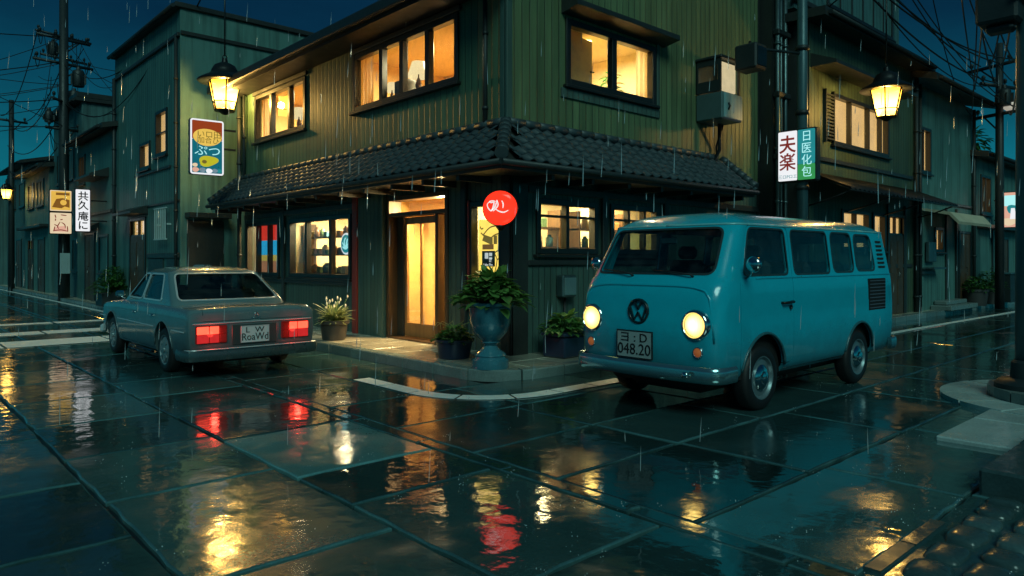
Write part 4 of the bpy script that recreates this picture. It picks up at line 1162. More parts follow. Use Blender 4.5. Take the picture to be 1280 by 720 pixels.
# ------------------------------------------------------------------ hanging street lanterns
def lantern(label, loc, s=1.0, rod=2.2, arm=None, group='lit street lanterns'):
    """six sided lantern; loc = middle of the glass"""
    t = thing('street_lantern', label, 'street lamp', loc, 0, group)
    zt, zb = .30 * s, -.28 * s; rt, rb = .33 * s, .20 * s
    m = MB(); n = 6
    P = lambda r, z, k: (r * math.cos(2 * PI * k / n + .26), r * math.sin(2 * PI * k / n + .26), z)
    for k in range(n): m.quad(P(rt * .97, zt, k), P(rt * .97, zt, k + 1), P(rb * .97, zb, k + 1), P(rb * .97, zb, k))
    m.add([P(rb * .9, zb, k) for k in range(n)], [list(range(n))])
    obj('lamp_glass', m, LAMPG, t)
    m = MB()
    for k in range(n):
        m.tube([P(rt, zt, k), P(rb, zb, k)], .017 * s, 5)
        m.tube([P(rb, zb, k), P(rb, zb, k + 1)], .02 * s, 5); m.tube([P(rt, zt, k), P(rt, zt, k + 1)], .02 * s, 5)
        q0 = [a * .72 + b * .28 for a, b in zip(P(rb, zb, k), P(rt, zt, k))]; q1 = [a * .72 + b * .28 for a, b in zip(P(rb, zb, k + 1), P(rt, zt, k + 1))]
        m.tube([q0, q1], .011 * s, 5)
    obj('lamp_cage', m, IRON, t)
    m = MB(); m.lathe([(.001, zb - .09 * s), (.05 * s, zb - .08 * s), (.12 * s, zb - .03 * s), (rb * 1.02, zb)], 18); obj('bottom_cap', m, IRON, t)
    m = MB(); m.lathe([(rt * .9, zt - .01 * s), (.50 * s, zt - .02 * s), (.52 * s, zt + .0 * s), (.50 * s, zt + .03 * s), (.36 * s, zt + .11 * s), (.27 * s, zt + .16 * s), (.255 * s, zt + .22 * s), (.20 * s, zt + .32 * s), (.11 * s, zt + .37 * s), (.06 * s, zt + .39 * s), (.05 * s, zt + .47 * s), (.001, zt + .48 * s)], 28)
    obj('lamp_shade', m, IRON, t, sharp=50)
    m = MB(); z0 = zt + .45 * s
    for k in range(10):
        a = 2 * PI * k / 10
    m.tube([(.05 * math.cos(2 * PI * k / 12), 0, z0 + .05 + .05 * math.sin(2 * PI * k / 12)) for k in range(13)], .011, 6)
    if rod > 0:
        m.tube([(0, 0, z0 + .08), (0, 0, z0 + rod)], .018, 8)
        if arm:
            m.tube([(0, 0, z0 + rod), (arm[0] * .5, arm[1] * .5, z0 + rod + .04), (arm[0], arm[1], z0 + rod)], .03, 8)
            m.tube([(arm[0] * .35, arm[1] * .35, z0 + rod + .02), (arm[0], arm[1], z0 + rod - .5)], .018, 6)
    else:
        m.tube([(0, 0, z0), (0, 0, z0 + .15), (arm[0] * .5, arm[1] * .5, z0 + .3), (arm[0], arm[1], z0 + .1)], .025, 8)
    obj('hanging_rod', m, IRON, t)
    return t
pL = ray(281, 121, 16.5); pRt = ray(1108, 130, 15.0); pF = ray(8, 243, 34)
lantern('lit iron lantern hanging above the illustrated food sign', pL, 1.15, 2.2, (0, 18.6 - pL.y))
lantern('lit iron lantern hanging before the louvred shutter and lit window', pRt, 1.0, 2.0, (0, YA + .36 - pRt.y))
lantern('small lit lantern on the slim far pole', pF, .75, 0, (.35, .9))
for p_, e_, s_ in ((pL, 500, 1), (pRt, 300, .9), (pF, 60, .6)):
    l = bpy.data.lights.new('lantern_bulb', 'POINT'); l.energy = e_; l.color = (1.0, .60, .16); l.shadow_soft_size = .08
    o = bpy.data.objects.new('lantern_bulb', l); COL.objects.link(o); o.location = (p_.x, p_.y, p_.z)

# ------------------------------------------------------------------ utility poles and wires
def utility_pole(name, label, x, y, h, r=.13, arms=(), extra=None, mat=None, group='utility poles', lean=0):
    t = thing(name, label, 'utility pole', (x, y, 0), 0, group)
    m = MB(); m.tube([(0, 0, -.05), (lean * .5, 0, h * .5), (lean, 0, h)], [r, r * .88, r * .75], 14); obj('pole', m, mat or DARKP, t)
    for (z, L, an, n) in arms:
        c, s = math.cos(an), math.sin(an)
        m = MB(); m.tube([(-c * L / 2, -s * L / 2, z), (c * L / 2, s * L / 2, z)], .055, 6); m.tube([(c * L * .3, s * L * .3, z - .02), (0, 0, z - .55)], .025, 6)
        a = obj('crossarm', m, mat or DARKP, t)
        m = MB()
        for k in range(n):
            q = -L / 2 + .12 + (L - .24) * k / max(1, n - 1)
            m.lathe([(.02, 0), (.02, .06), (.055, .07), (.045, .11), (.06, .12), (.05, .17), (.02, .20), (.001, .205)], 10, (c * q, s * q, z + .05))
        each('insulator', m, DARKP, a)
    return t
def canister(t, x, y, z, r=.22, h=.7):
    m = MB(); m.lathe([(.001, 0), (r * .9, .01), (r, .05), (r, h - .06), (r * .85, h), (.08, h + .04), (.06, h + .14), (.001, h + .15)], 16, (x, y, z))
    for k in range(6):
        a = 2 * PI * k / 6; m.box(-.012, .012, r - .01, r + .06, .1, h - .12, 0, Matrix.Translation((x, y, z)) @ Matrix.Rotation(a, 4, 'Z'))
    obj('transformer', m, DARKP, t, sharp=40)
PA = (5.42, 30.4); PB = (6.7, 37.5); PC = (5.25, 41.6)
pa = utility_pole('utility_pole', 'thick dark utility pole carrying two small picture signs', *PA, 11.5, .19, [(9.6, 1.8, .2, 4), (8.7, 2.0, .2, 4), (7.3, 1.5, .9, 3), (6.3, 1.2, .2, 3)])
canister(pa, .45, -.1, 7.9, .2, .6); canister(pa, -.45, .1, 6.5, .14, .4)
m = MB(); m.box(-.16, .16, -.26, -.20, 1.0, 1.75, .01); obj('notice_plate', m, paint('notice_paper', (.35, .45, .45), .5), pa)
pb = utility_pole('utility_pole', 'dark utility pole rising behind the gabled house roof', *PB, 12.6, .17, [(11.6, 2.4, .3, 4), (10.6, 2.0, .3, 4), (9.6, 1.4, 1.2, 3)])
canister(pb, .4, 0, 8.4, .25, .8); canister(pb, -.4, .15, 10.7, .2, .6)
pc = utility_pole('utility_pole', 'slim far utility pole with a small lit lantern', *PC, 9.2, .14, [(8.2, 1.4, .3, 3)])
PD = (25.6, 6.05)
pd = utility_pole('utility_pole', 'dark utility pole with crossarms and cables beside the low house', *PD, 8.1, .13, [(7.45, 2.0, 1.2, 4), (6.8, 1.7, -.35, 4), (5.95, 1.6, 1.2, 2)])
canister(pd, -.35, -.2, 6.1, .18, .5)
m = MB(); m.box(-.28, .1, -.55, -.15, 6.0, 6.22, .05); obj('street_light_head', m, paint('lamp_housing_highlight', (.6, .6, .55), .3, emit=(1, .9, .75), estr=.35), pd)  # pale colour and weak glow stand in for white highlights on the head
PN = (9.05, 1.885)
pn = utility_pole('utility_pole', 'near blue grey pole standing on the painted kerb island', *PN, 9.5, .115, mat=POLE)
m = MB(); m.lathe([(.30, .10), (.30, .20), (.26, .24), (.16, .26), (.15, .42), (.12, .45)], 20); obj('pole_base', m, DARKP, pn, sharp=40)
m = MB(); m.box(-.34, -.02, .02, .40, 3.98, 4.40, .03); m.box(-.26, -.06, .08, .34, 3.9, 3.98, .03); m.box(-.4, .02, -.03, .03, 4.2, 4.26); obj('junction_box', m, DARKP, pn)
PS = (13.45, 6.42)
ps = utility_pole('utility_pole', 'teal steel pole behind the white and green sign', *PS, 9.0, .115, mat=POLE)
m = MB(); m.tube([(0, 0, 5.5), (-.9, .25, 5.45), (-1.45, .3, 5.35)], .03, 8)
for z_ in (2.9, 4.35, 5.6): m.tube([(0, 0, z_ - .04), (0, 0, z_ + .04)], .13, 12)
each('bracket_arm', m, DARKP, ps)
fl = thing('floodlight_box', 'black box floodlight on the bracket arm beside the olive wall', 'floodlight', (PS[0] - 1.45, PS[1] + .28, 5.18))
m = MB(); m.box(-.20, .20, -.22, .22, -.22, .24, .03); obj('housing', m, DARKP, fl)
m = MB(); m.box(-.16, .16, -.235, -.215, -.17, .18, .008); obj('front_glass', m, NIGHTG, fl)
m = MB(); m.tube([(-.02, 0, .24), (-.02, 0, .30), (.1, .02, .2)], .03, 8); obj('mount', m, IRON, fl)

def wire(a, b, sag, r=.014, n=14, label='black overhead cable slung between poles', group='overhead cables'):
    a, b = Vector(a), Vector(b); pts = []
    for i in range(n + 1):
        u = i / n; p = a.lerp(b, u); p.z -= sag * 4 * u * (1 - u); pts.append(p)
    m = MB(); m.tube(pts, r, 5)
    o = obj('overhead_cable', m, RUBBER); tag(o, label, 'cable', group)
LW = 'black overhead cable strung between the poles of the street behind the car'
Z = lambda p, z, dx=0, dy=0: (p[0] + dx, p[1] + dy, z)
for dx, z0, z1 in ((-.8, 9.8, 11.8), (-.3, 9.8, 11.8), (.3, 9.8, 11.8), (-.9, 8.9, 10.8), (.8, 8.9, 10.8), (-.5, 7.5, 9.7)):
    wire(Z(PA, z0, dx), Z(PB, z1, dx), .6, .016, label=LW, group='cables of the street behind the car')
for dx, z0, z1, sg in ((-.8, 9.8, 8.4, .8), (0, 8.8, 8.4, 1.0), (-.4, 7.4, 8.3, .9), (-.3, 6.4, 7.0, .7), (-.2, 5.6, 5.8, .5)):
    wire(Z(PA, z0, dx), Z(PC, z1, dx * .5), sg, .018, label=LW, group='cables of the street behind the car')
for z0, e, sg in ((9.7, (-9, 22, 8.8), 1.0), (8.8, (-9, 24, 7.4), 1.4), (7.4, (-10, 26, 6.6), .9), (6.4, (-8, 26, 6.9), .8)):
    wire(Z(PA, z0), e, sg, .018, label=LW, group='cables of the street behind the car')
for z0, e, sg in ((7.3, (6.2, 24.8, 6.5), .5), (6.5, (5.8, 29.9, 6.4), .1), (8.7, (5.9, 22.5, 7.4), .6), (10.7, (8.5, 25, 8.0), .4)):
    wire(Z(PA if z0 < 9 else PB, z0), e, sg, .014, label=LW, group='cables of the street behind the car')
RW = 'black overhead cable crossing the sky above the street behind the van'
for k, (a, b, sg) in enumerate([((14.8, 6.0, 7.6), (PD[0], PD[1], 7.5), .35), ((14.8, 6.0, 7.4), (PD[0], PD[1] - .6, 7.5), .5), ((14.8, 6.0, 7.2), (PD[0] - .3, PD[1], 6.85), .4), ((14.8, 6.0, 7.75), (PD[0], PD[1] + .5, 7.5), .25)]):
    wire(a, b, sg, .02, label=RW, group='cables of the street behind the van')
for a, b, sg in [((PN[0], PN[1], 5.6), (PD[0], PD[1], 7.5), .7), ((PN[0], PN[1], 5.0), (PD[0] - .3, PD[1] - .8, 6.85), .5), ((PN[0], PN[1], 6.3), (PD[0], PD[1] + .3, 7.5), .8), ((12.3, 3.4, 7.2), (PD[0], PD[1], 6.9), .9), ((12.0, 3.3, 7.2), (PD[0], PD[1] - .7, 7.5), 1.1), ((PN[0], PN[1], 4.3), (PD[0] + .2, PD[1] - .2, 6.0), .5)]:
    wire(a, b, sg, .018, label=RW, group='cables of the street behind the van')
rw = random.Random(17)
for k in range(12):                      # the tangle of thin service lines at the sign pole and the pole behind it
    z0 = rw.choice([9.65, 8.75, 7.35, 6.35, 8.0]); e = rw.choice([(5.85, rw.uniform(20, 24), rw.uniform(5.2, 7.4)), (5.8, rw.uniform(30, 34), rw.uniform(5.2, 7)), (-6, rw.uniform(22, 34), rw.uniform(6.5, 11)), (-5, rw.uniform(35, 45), rw.uniform(6, 10))])
    wire(Z(PA, z0, rw.uniform(-.9, .9)), e, rw.uniform(.2, 1.2), .013, label=LW, group='cables of the street behind the car')
for k in range(8):
    z0 = rw.choice([11.65, 10.65, 9.65]); wire(Z(PB, z0, rw.uniform(-1, 1)), (rw.uniform(5.8, 9), rw.uniform(25, 31), rw.uniform(6.6, 8.5)) if k % 2 else Z(PA, rw.uniform(6, 9.6), rw.uniform(-.8, .8)), rw.uniform(.2, .9), .013, label=LW, group='cables of the street behind the car')
for k in range(8):
    a = (14.8 + rw.uniform(0, 5), 6.0, rw.uniform(6.9, 8.6)) if k % 2 else (rw.uniform(11, 13), rw.uniform(2.8, 3.6), rw.uniform(5.5, 7.6)); wire(a, (PD[0] + rw.uniform(-.3, .3), PD[1] + rw.uniform(-.9, .9), rw.choice([7.5, 6.85, 6.0])), rw.uniform(.2, 1.0), .014, label=RW, group='cables of the street behind the van')
# ------------------------------------------------------------------ signs
def box_sign(name, label, loc, rz, w_, h_, depth, group=None, border=None, cat='sign', r=.03):
    t = thing(name, label, cat, loc, rz, group)
    m = MB(); m.box(-w_ / 2, w_ / 2, 0, depth, -h_ / 2, h_ / 2, .025); obj('casing', m, SIGNCASE, t)
    return t
def panel(t, x0, x1, z0, z1, mat, y=-.003, name='lit_face', r=.02):
    m = MB(); m.prism(round_poly([(x0, z0), (x1, z0), (x1, z1), (x0, z1)], r), y, y + .002, 'y'); return obj(name, m, mat, t)
def blob(t, pts, mat, y, name='picture', closed=True):
    m = MB(); m.prism(pts, y, y + .0015, 'y'); return obj(name, m, mat, t)
def ell(cx, cz, a, b, n=22, wob=0, rot=0, seed=1):
    q = random.Random(seed); ph = q.uniform(0, 6); out = []
    for k in range(n):
        an = 2 * PI * k / n; f = 1 + wob * math.sin(3 * an + ph)
        x, z_ = a * f * math.cos(an), b * f * math.sin(an)
        out.append((cx + x * math.cos(rot) - z_ * math.sin(rot), cz + x * math.sin(rot) + z_ * math.cos(rot)))
    return out
def stroke(mb, pts, wd, y, taper=True):
    """brush stroke as a flat ribbon facing -Y"""
    P = [Vector(p) for p in pts]; Q = []
    for i in range(len(P) - 1):
        for k in range(5):
            t = k / 5
            p0, p1, p2, p3 = P[max(0, i - 1)], P[i], P[i + 1], P[min(len(P) - 1, i + 2)]
            Q.append(.5 * ((2 * p1) + (p2 - p0) * t + (2 * p0 - 5 * p1 + 4 * p2 - p3) * t * t + (3 * p1 - p0 - 3 * p2 + p3) * t ** 3))
    Q.append(P[-1]); n = len(Q); vs = []
    for i, p in enumerate(Q):
        tt = (Q[min(n - 1, i + 1)] - Q[max(0, i - 1)]); tt = tt.normalized() if tt.length > 1e-6 else Vector((1, 0))
        k = wd * (0.45 + .55 * math.sin(PI * min(1, (i + .8) / (n + .2)))) if taper else wd
        nn = Vector((-tt.y, tt.x)) * k / 2
        vs += [((p + nn).x, y, (p + nn).y), ((p - nn).x, y, (p - nn).y)]
    mb.add(vs, [(2 * i, 2 * i + 1, 2 * i + 3, 2 * i + 2) for i in range(n - 1)])
WHITEG = glow('sign_white', (.95, .97, 1.0), .95, .05); CREAMG = glow('sign_cream', (1.0, .80, .52), .80, .1)
YELG = glow('sign_amber', (1.0, .60, .10), .80, .15); REDG = glow('sign_red', (1.0, .032, .012), 1.6, .16, 5)
TEALG = glow('sign_teal', (.03, .42, .46), .6, .15); GREENG = glow('sign_green', (.06, .50, .14), .6, .15); MINT = glow('sign_mint', (.45, .95, .95), 1.0)
BLUEG = glow('sign_blue', (.01, .20, .27), .7, .15); YEL2 = glow('sign_yellow', (1.0, .66, .12), .85, .08); ORRED = glow('sign_orange_red', (.50, .08, .02), .6, .1); LIME = glow('sign_lime', (.70, .66, .03), .75, .1)
INK = paint('black_ink', (.008, .008, .008), .5); BROWNINK = paint('red_brown_ink', (.16, .022, .018), .5, emit=(.22, .025, .02), estr=.8); OLINK2 = paint('drawing_ink', (.12, .08, .01), .5, emit=(.2, .13, .02), estr=.9); OLINK = paint('olive_ink', (.20, .14, .02), .5, emit=(.2, .13, .02), estr=.5); WHITEP = paint('white_letter', (.85, .85, .82), .4, emit=(.9, .9, .88), estr=.7)
GREYB = glow('sign_pale_blue', (.30, .45, .55), .6, .3, 20); PINKG = glow('sign_peach', (1, .55, .40), .75, .1)

# illustrated food sign under the left lantern
p = ray(259, 184, 15.4)
s_ = box_sign('illustrated_sign', 'tall illustrated sign with yellow oval, teal field and fish shape under the lantern', p, R(-4), .70, 1.20, .16)
panel(s_, -.345, .345, -.595, .595, WHITEG, -.003, r=.05); panel(s_, -.31, .31, .16, .56, ORRED, -.006, 'picture'); panel(s_, -.31, .31, -.56, .16, BLUEG, -.0062, 'picture')
blob(s_, ell(0, .21, .295, .185, 24, .02), YEL2, -.010); blob(s_, ell(.02, -.30, .20, .115, 26, .10, .15, 4), LIME, -.010); blob(s_, ell(-.06, -.32, .05, .04), OLINK, -.013)
for k, (x, z_, a, mt) in enumerate([(-.25, -.40, .055, CREAMG), (-.24, -.50, .07, PINKG), (-.10, -.50, .07, GREYB), (.04, -.51, .07, WHITEG), (.16, -.50, .06, GREYB), (.25, -.50, .055, TEALG)]): blob(s_, ell(x, z_, a, a * .75, 12, .06, 0, k), mt, -.010)
text('いロ田', .17, .04, -.014, .275, OLINK, s_); text('加合ひ', .15, .02, -.014, .15, OLINK, s_); text('ぷつ', .24, .0, -.014, -.08, MINT, s_, sx=1.15)
m = MB(); m.box(.33, .62, .06, .10, -.02, .02); m.box(.33, .62, .06, .10, .40, .44); each('bracket', m, IRON, s_)
# white / green flag sign on the teal pole
s_ = box_sign('street_sign', 'lit flag sign, white half with red characters and teal green half', (13.3, 6.47, 3.52), R(-90), .78, 1.02, .20)
panel(s_, -.36, .02, -.48, .48, WHITEG, -.003); panel(s_, .03, .37, -.18, .48, TEALG, -.003, 'side_panel'); panel(s_, .03, .37, -.48, -.182, GREENG, -.003, 'side_panel')
text('夫', .36, -.17, -.008, .23, BROWNINK, s_, sx=.95, bold=.007); text('楽', .36, -.17, -.008, -.11, BROWNINK, s_, sx=.95, bold=.005); text('三ロPロエ', .085, -.17, -.008, -.40, TEALG, s_)
for k, ch in enumerate('日医化包'): text(ch, .22, .21, -.008, .35 - k * .225, MINT, s_, sx=.95)
# signs of the left street pole
p = ray(76, 251, 25.6)
s_ = box_sign('picture_sign', 'amber square sign with brown picture, upper one on the pole', p, 0, .72, .80, .14)
panel(s_, -.33, .33, -.37, .37, CREAMG, -.003); panel(s_, -.30, .30, -.33, .34, YELG, -.006, 'picture')
BRN = glow('sign_brown', (.42, .18, .03), .5, .2)
blob(s_, [(-.15, .20), (.27, .20), (.27, .29), (-.15, .29)], BRN, -.009); blob(s_, [(-.27, -.24), (-.14, .06), (.05, .10), (.27, .04), (.27, -.24), (.12, -.2), (.02, -.27)], BRN, -.009); blob(s_, ell(.08, -.06, .10, .10), YELG, -.012)
p = ray(76, 279, 25.6)
s_ = box_sign('picture_sign', 'cream square sign with figure drawing, lower one on the pole', p, 0, .72, .80, .14)
panel(s_, -.33, .33, -.37, .37, CREAMG, -.003); m = MB()
for st in ([(-.18, .30), (-.15, .18)], [(-.16, .16), (-.17, .08)], [(0, .30), (.18, .28)], [(-.02, .12), (.06, .14)], [(-.02, .05), (-.10, -.12), (-.06, -.2)], [(.02, .03), (.12, -.05), (.14, -.18)], [(-.18, -.12), (-.22, -.30)], [(.2, -.1), (.22, -.3)], [(-.24, -.28), (.0, -.24), (.22, -.29)], [(-.1, -.1), (-.2, -.05)]): stroke(m, st, .035, -.008)
obj('drawing', m, BROWNINK, s_)
blob(s_, [(-.24, -.30), (.22, -.30), (.12, -.10), (-.12, -.12)], PINKG, -.006)
p = ray(103.5, 263, 22.3)
s_ = box_sign('vertical_sign', 'narrow white vertical sign with four black brush characters', p, 0, .45, 1.36, .14)
panel(s_, -.195, .195, -.65, .65, WHITEG, -.003)
for k, ch in enumerate('共久庵に'): text(ch, .30, .01, -.008, .45 - k * .29 - (.05 if k > 1 else 0), INK, s_, bold=.005)
m = MB(); m.box(.22, .80, .05, .09, .3, .34); m.box(.22, .80, .05, .09, -.34, -.3); each('bracket', m, IRON, s_)
# far right sign
s_ = box_sign('picture_sign', 'pale lit sign with teal and pink picture beyond the low house window', (27.0, 6.05, 3.10), R(-90), .62, 1.15, .18)
panel(s_, -.29, .29, -.55, .55, PINKG, -.003); panel(s_, -.20, .26, .12, .46, MINT, -.006, 'picture'); blob(s_, ell(.02, .02, .16, .14, 14, .1), TEALG, -.009); blob(s_, ell(-.06, -.38, .20, .12, 14, .12), CREAMG, -.009); blob(s_, [(-.05, -.3), (.12, -.3), (.08, .05), (-.02, .05)], WHITEG, -.011)
m = MB(); m.box(-.5, -.28, .06, .10, .3, .34); m.box(-.5, -.28, .06, .10, -.34, -.3); each('bracket', m, IRON, s_)
# round red sign on the corner
az = math.atan2(-6.4, -7.3) + PI / 2
p = ray(625, 260, 9.62)
s_ = thing('round_sign', 'round red lit sign with white brush emblem on the corner post', 'sign', p, az)
m = MB(); m.lathe([(.001, -.02), (.18, -.015), (.232, 0), (.245, .03), (.245, .075), (.20, .10), (.001, .10)], 40, (0, 0, 0), 'y'); 
for i, v in enumerate(m.v): m.v[i] = (v[0], v[1], v[2])
obj('casing', m, paint('red_sign_casing', (.25, .02, .012), .4), s_, sharp=40)
m = MB(); m.lathe([(.001, -.044), (.10, -.041), (.17, -.034), (.215, -.022), (.232, -.008), (.234, .002)], 40, (0, 0, 0), 'y'); obj('lit_face', m, REDG, s_)
m = MB(); yy = -.052
for st in ([(-.13, .085), (-.165, .05), (-.155, .0), (-.115, -.04), (-.09, .0), (-.075, .075), (-.115, .07), (-.135, .085), (-.09, .095), (-.05, .085)], [(-.11, -.035), (-.07, -.0), (-.045, .06), (-.035, .105)], [(-.035, .105), (-.02, .04), (-.05, -.01), (-.09, -.045)], [(-.05, -.02), (0, -.05), (.06, -.06), (.12, -.035)], [(.03, .095), (.05, .05), (.045, -.005)]): stroke(m, st, .018, yy)
obj('emblem', m, WHITEP, s_)
m = MB(); m.lathe([(.001, -.31), (.03, -.30), (.06, -.26), (.07, -.235), (.05, -.22)], 14, (0, .05, 0)); m.tube([(0, .09, .0), (.05, .3, .05), (.15, .62, .05)], .02, 8); m.tube([(0, .09, -.1), (.05, .3, -.05), (.15, .62, -.08)], .012, 8); each('bracket', m, IRON, s_)
# sign and poster behind the shop glass
s_ = thing('round_sign', 'small round teal sign with white ring inside the shop window', 'sign', (xl + .115, 12.62, 1.82), R(-90))
m = MB(); m.lathe([(.001, 0), (.215, 0), (.215, .015), (.001, .015)], 32, (0, 0, 0), 'y'); obj('ring', m, WHITEG, s_)
m = MB(); m.lathe([(.001, -.006), (.18, -.006), (.18, -.001)], 32, (0, 0, 0), 'y'); obj('disc', m, TEALG, s_)
m = MB()
for st in ([(-.13, .03), (-.06, -.03), (.0, -.05), (.08, -.02), (.13, .05)], [(-.03, -.04), (-.05, .05), (.0, .12)], [(.02, -.04), (.05, .04), (.09, .10)], [(-.12, -.06), (0, -.09), (.11, -.06)]): stroke(m, st, .05, -.009)
obj('emblem', m, MINT, s_)
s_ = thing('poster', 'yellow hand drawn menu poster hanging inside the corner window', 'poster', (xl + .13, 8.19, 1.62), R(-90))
m = MB(); m.box(-.33, .33, 0, .004, -.50, .50); PY = glow('poster_yellow_glow', (1.0, .62, .10), 1.7, .08, 6); obj('sheet', m, PY, s_)  # light put into the sheet: the paper glows by itself
m = MB()
for st in ([(-.3, .40), (-.27, .36), (-.22, .37)], [(-.28, .30), (-.1, .20), (.05, .26), (.28, .30)], [(-.22, .27), (-.05, .38), (.2, .40)], [(.22, .2), (.3, .12)], [(.1, -.12), (.2, -.05), (.14, .02), (.05, -.02), (.1, -.12), (.05, -.3), (.0, -.35)], [(.22, -.06), (.3, -.05)], [(.2, -.16), (.22, -.26), (.3, -.24), (.31, -.14)]): stroke(m, st, .022, -.004, False)
m.prism([(-.25, .18), (.0, .10), (.0, .22), (-.2, .27)], -.004, -.003, 'y'); m.prism([(.02, .12), (.10, .12), (.10, .25), (.02, .25)], -.004, -.003, 'y'); m.prism([(.12, .14), (.19, .14), (.19, .26), (.12, .26)], -.004, -.003, 'y')
obj('drawing', m, OLINK2, s_)
m = MB(); m.box(-.25, .05, -.006, -.001, -.22, .02); obj('label', m, INK, s_)
m = MB(); m.box(-.18, -.10, -.009, -.0065, -.10, -.01); m.box(-.08, -.01, -.009, -.0065, -.06, -.01); m.box(-.08, -.01, -.009, -.0065, -.11, -.08); obj('letter_block', m, WHITEP, s_)
text('LE', .06, -.045, -.011, -.13, WHITEP, s_); text('Labu Pre', .06, -.10, -.011, -.19, WHITEP, s_); 
m = MB(); m.box(-.24, .02, -.006, -.001, .04, .12); obj('picture', m, BRN, s_)

# ------------------------------------------------------------------ wall boxes
ac = thing('wall_cooling_unit', 'boxy grey unit with lit glass top bolted high on the olive wall', 'wall unit', (11.6, YR, 4.1))
m = MB(); m.box(0, .70, -.56, -.002, 0, .50, .02); obj('unit_body', m, paint('unit_grey', (.09, .15, .155), .4, metal=.2, var=.3), ac)
m = MB(); m.box(.03, .67, -.585, -.561, .02, .48, .01); obj('front_panel', m, paint('unit_front', (.24, .40, .40), .35, var=.25, streak=.4), ac)
m = MB()
for (a, b) in ((.0, .05), (.65, .70)): m.box(a, b, -.52, -.47, .51, 1.12); m.box(a, b, -.06, -.01, .51, 1.12)
m.box(-.03, .73, -.56, -.002, 1.12, 1.17, .01); m.box(0, .70, -.02, -.004, .51, 1.12); m.box(.0, .03, -.47, -.06, .51, .72); m.box(0, .03, -.47, -.06, 1.0, 1.12); obj('top_frame', m, DARKP, ac)
m = MB(); m.box(.05, .65, -.515, -.509, .51, 1.12); m.box(.012, .018, -.47, -.06, .72, 1.0); obj('pane', m, GLASS, ac)
m = MB(); m.box(.07, .63, -.46, -.43, .55, 1.08); obj('lit_panel', m, glow('unit_light', (1.0, .74, .42), .9, .3, 3), ac)
m = MB(); m.tube([(.17, -.588, .30), (.20, -.60, .24), (.17, -.588, .17)], .02, 6); obj('latch', m, IRON, ac)
m = MB(); m.tube([(.50, -.2, 0), (.50, -.2, -.5), (.50, -.06, -.7), (.50, -.06, -1.05)], .035, 8); m.tube([(.62, -.2, 0), (.62, -.06, -.4), (.62, -.06, -1.05)], .02, 8); obj('pipe', m, IRON, ac)
mb_ = thing('mailbox', 'small grey metal meter box on the wall under the side window', 'meter box', (7.85, yr, .93))
m = MB(); m.box(0, .30, -.16, -.003, 0, .34, .02); obj('box_body', m, STEEL, mb_)
m = MB(); m.box(.02, .28, -.178, -.161, .03, .30, .008); obj('lid', m, paint('meter_lid', (.20, .30, .31), .35, metal=.4, var=.25), mb_)
m = MB(); m.tube([(.15, -.05, 0), (.15, -.05, -.45), (.15, -.02, -.8)], .02, 8); obj('conduit', m, IRON, mb_)

# ------------------------------------------------------------------ plants
LEAF = None
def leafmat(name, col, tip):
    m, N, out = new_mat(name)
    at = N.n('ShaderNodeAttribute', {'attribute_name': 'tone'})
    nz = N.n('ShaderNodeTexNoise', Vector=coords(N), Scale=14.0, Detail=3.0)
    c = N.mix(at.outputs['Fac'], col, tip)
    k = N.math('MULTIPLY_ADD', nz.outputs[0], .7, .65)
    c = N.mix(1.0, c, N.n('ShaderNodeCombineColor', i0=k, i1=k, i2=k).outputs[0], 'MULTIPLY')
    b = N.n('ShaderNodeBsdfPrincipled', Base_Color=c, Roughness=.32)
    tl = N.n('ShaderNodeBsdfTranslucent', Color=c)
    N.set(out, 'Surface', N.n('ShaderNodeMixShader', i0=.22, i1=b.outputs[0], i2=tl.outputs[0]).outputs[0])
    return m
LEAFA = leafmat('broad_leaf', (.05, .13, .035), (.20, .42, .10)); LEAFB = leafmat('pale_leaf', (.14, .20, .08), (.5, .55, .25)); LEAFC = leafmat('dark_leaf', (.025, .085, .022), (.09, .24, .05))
def leaf(mb, base, d, up, L, W, bend, tone):
    d = d.normalized(); s = d.cross(up)
    if s.length < 1e-3: s = Vector((1, 0, 0))
    s.normalize(); n = s.cross(d).normalized()
    vs = []; k = 5
    for i in range(k + 1):
        t = i / k; w_ = W * math.sin(PI * min(1, t * .92 + .06)) ** .8
        p = base + d * L * t + n * (-bend * L * t * t)
        vs += [p - s * w_ / 2 + n * w_ * .16, p, p + s * w_ / 2 + n * w_ * .16]
    fs = []
    for i in range(k):
        b = i * 3; fs += [(b, b + 1, b + 4, b + 3), (b + 1, b + 2, b + 5, b + 4)]
    mb.c = tone; mb.add(vs, fs, True)
def foliage(rad, hgt, n, L, W, seed, droop=.35, shape='dome', upright=.3):
    q = random.Random(seed); mb = MB(); st = MB()
    for i in range(n):
        an = q.uniform(0, 2 * PI); rr = math.sqrt(q.random()); el = q.random()
        z_ = hgt * (el ** .8) * math.sqrt(max(0, 1 - (rr * .9) ** 2)) if shape == 'dome' else hgt * el
        r_ = rad * rr * (.55 + .45 * math.sin(PI * min(1, el + .25)))
        bp_ = Vector((r_ * math.cos(an), r_ * math.sin(an), z_))
        d = Vector((math.cos(an + q.uniform(-.7, .7)), math.sin(an + q.uniform(-.7, .7)), q.uniform(-.25, .6) + upright * (1 - rr)))
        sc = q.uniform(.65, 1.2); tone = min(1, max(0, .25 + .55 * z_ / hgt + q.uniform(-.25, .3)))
        leaf(mb, bp_, d, Vector((0, 0, 1)), L * sc, W * sc, q.uniform(.1, droop), tone)
        if i % 4 == 0: st.tube([(0, 0, 0), (bp_ * .6 + Vector((0, 0, .02))), bp_], [.010, .007, .004], 5)
    return mb, st
def pot(t, prof, mat, sharp=35):
    m = MB(); m.lathe(prof, 32); obj('pot', m, mat, t, sharp=sharp)
SOIL = paint('dark_soil', (.02, .014, .01), .9)
